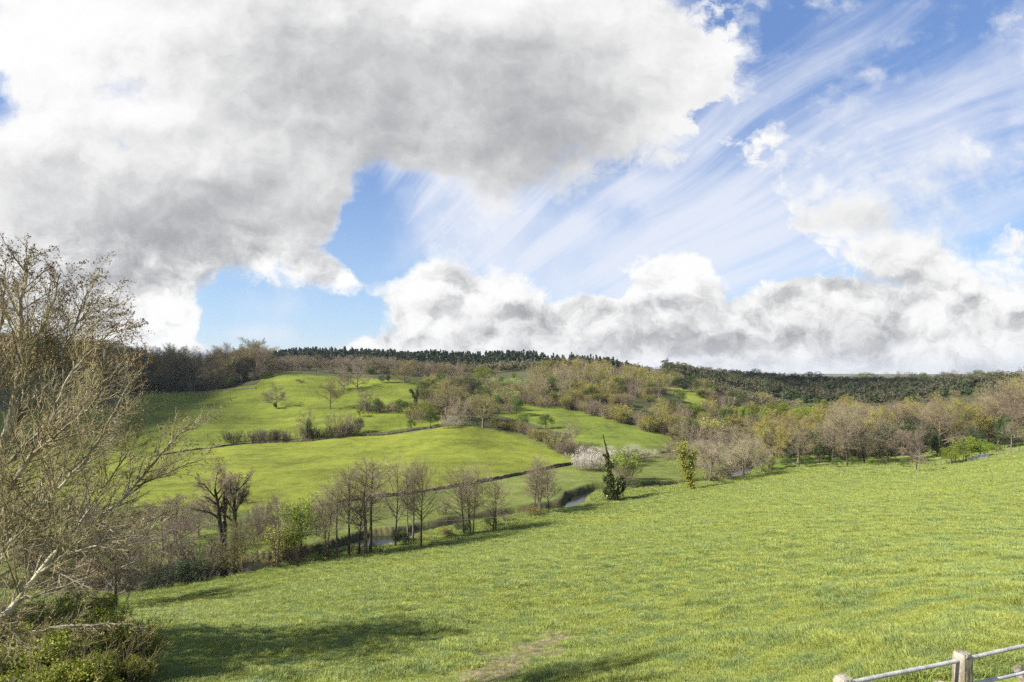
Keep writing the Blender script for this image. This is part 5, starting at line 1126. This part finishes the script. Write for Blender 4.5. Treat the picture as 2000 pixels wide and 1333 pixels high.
# ---------------------------------------------------------------- unseen clouds placed towards the sun to shade the far slopes
def cloud(cx, cy, rx, ry, alt, seed, label, lumps=11):
    rng = np.random.default_rng(seed); mb = MB(); sh = SD / SD[2] * alt; cx += sh[0]; cy += sh[1]
    for k in range(lumps):
        a = rng.random() * 6.28; q = rng.random() ** 0.7 * 0.62; c = np.array([cx + math.cos(a) * q * rx, cy + math.sin(a) * q * ry, alt + rng.uniform(-8, 14)]); s = rng.uniform(0.34, 0.55)
        n, m = 20, 28; th = np.linspace(0, math.pi, n)[:, None]; ph = (np.arange(m) / m * 2 * math.pi)[None]
        d = np.stack([np.sin(th) * np.cos(ph), np.sin(th) * np.sin(ph), np.cos(th) + 0 * ph], -1).reshape(-1, 3)
        r = 1 + 0.16 * vnoise(d[:, 0] * 3 + k * 9, d[:, 1] * 3 + d[:, 2] * 2, seed) + 0.08 * vnoise(d[:, 0] * 8, d[:, 1] * 8 + d[:, 2] * 5 + k * 5, seed)
        v = d * r[:, None] * np.array([rx * s, ry * s, 26]) + c; i = np.arange(n - 1)[:, None] * m; j = np.arange(m)[None]
        mb.add(v, np.stack([i + j, i + m + j, i + m + (j + 1) % m, i + (j + 1) % m], -1).reshape(-1, 4))
    o = mb.build('cloud', M['cloud']); tag(o, label, 'cloud', None, 'structure')
m_, t_, o_ = mat('cloud_vapour'); lw = t_.n.new('ShaderNodeLayerWeight'); lw.inputs[0].default_value = 0.5
d_ = t_.n.new('ShaderNodeBsdfTranslucent'); d_.inputs[0].default_value = (0.9, 0.9, 0.92, 1); tr_ = t_.n.new('ShaderNodeBsdfTransparent'); mx_ = t_.n.new('ShaderNodeMixShader')
t_.put(mx_.inputs[0], t_.m('ADD', t_.m('MULTIPLY', lw.outputs['Facing'], 0.22), 0.80, clamp=True)); t_.l.new(d_.outputs[0], mx_.inputs[1]); t_.l.new(tr_.outputs[0], mx_.inputs[2]); t_.l.new(mx_.outputs[0], o_.inputs[0]); M['cloud'] = m_
cloud(-232, 262, 112, 140, 500, 1, 'unseen low cloud placed to shade the left hand slopes', 24)
cloud(310, 510, 215, 130, 500, 2, 'unseen low cloud placed to shade the dark wooded slope')
cloud(-60, 770, 300, 190, 700, 3, 'unseen low cloud placed to shade the conifer ridge')


# ---------------------------------------------------------------- tell repeats of small groups apart by their place
def name_places():
    bpy.context.view_layer.update(); by = {}
    for o in COL.objects:
        if o.parent is None and o.get('label') and o.get('group'): by.setdefault(o['label'], []).append(o)
    ORD = ['first', 'second', 'third', 'fourth', 'fifth', 'sixth', 'seventh', 'eighth', 'ninth', 'tenth', 'eleventh', 'twelfth', 'thirteenth', 'fourteenth']
    for lab, L in by.items():
        if 1 < len(L) <= 14:
            L.sort(key=lambda o: o.location.x / max(o.location.y, 1)); 
            for i, o in enumerate(L): o['label'] = lab + ', ' + (ORD[i] if 0 < i < len(L) - 1 else 'leftmost' if i == 0 else 'rightmost') + (' from the left' if 0 < i < len(L) - 1 else ' one')
name_places()


# ---------------------------------------------------------------- the air over the valley
def haze():
    mb = MB(); x0, x1, y0, y1, z0, z1 = -6500, 6500, -6500, 6500, -60, 60
    v = [(x, y, z) for z in (z0, z1) for x, y in ((x0, y0), (x1, y0), (x1, y1), (x0, y1))]
    mb.add(v, [[0, 3, 2, 1], [4, 5, 6, 7], [0, 1, 5, 4], [1, 2, 6, 5], [2, 3, 7, 6], [3, 0, 4, 7]])
    m, t, out = mat('thin_haze'); p = t.n.new('ShaderNodeVolumePrincipled'); p.inputs['Color'].default_value = (0.80, 0.88, 1.0, 1); p.inputs['Density'].default_value = 0.00006; p.inputs['Anisotropy'].default_value = 0.3
    t.l.new(p.outputs[0], out.inputs['Volume']); o = mb.build('haze', m, smooth=False); tag(o, 'thin pale haze in the air over the valley', 'haze', None, 'stuff')
haze()
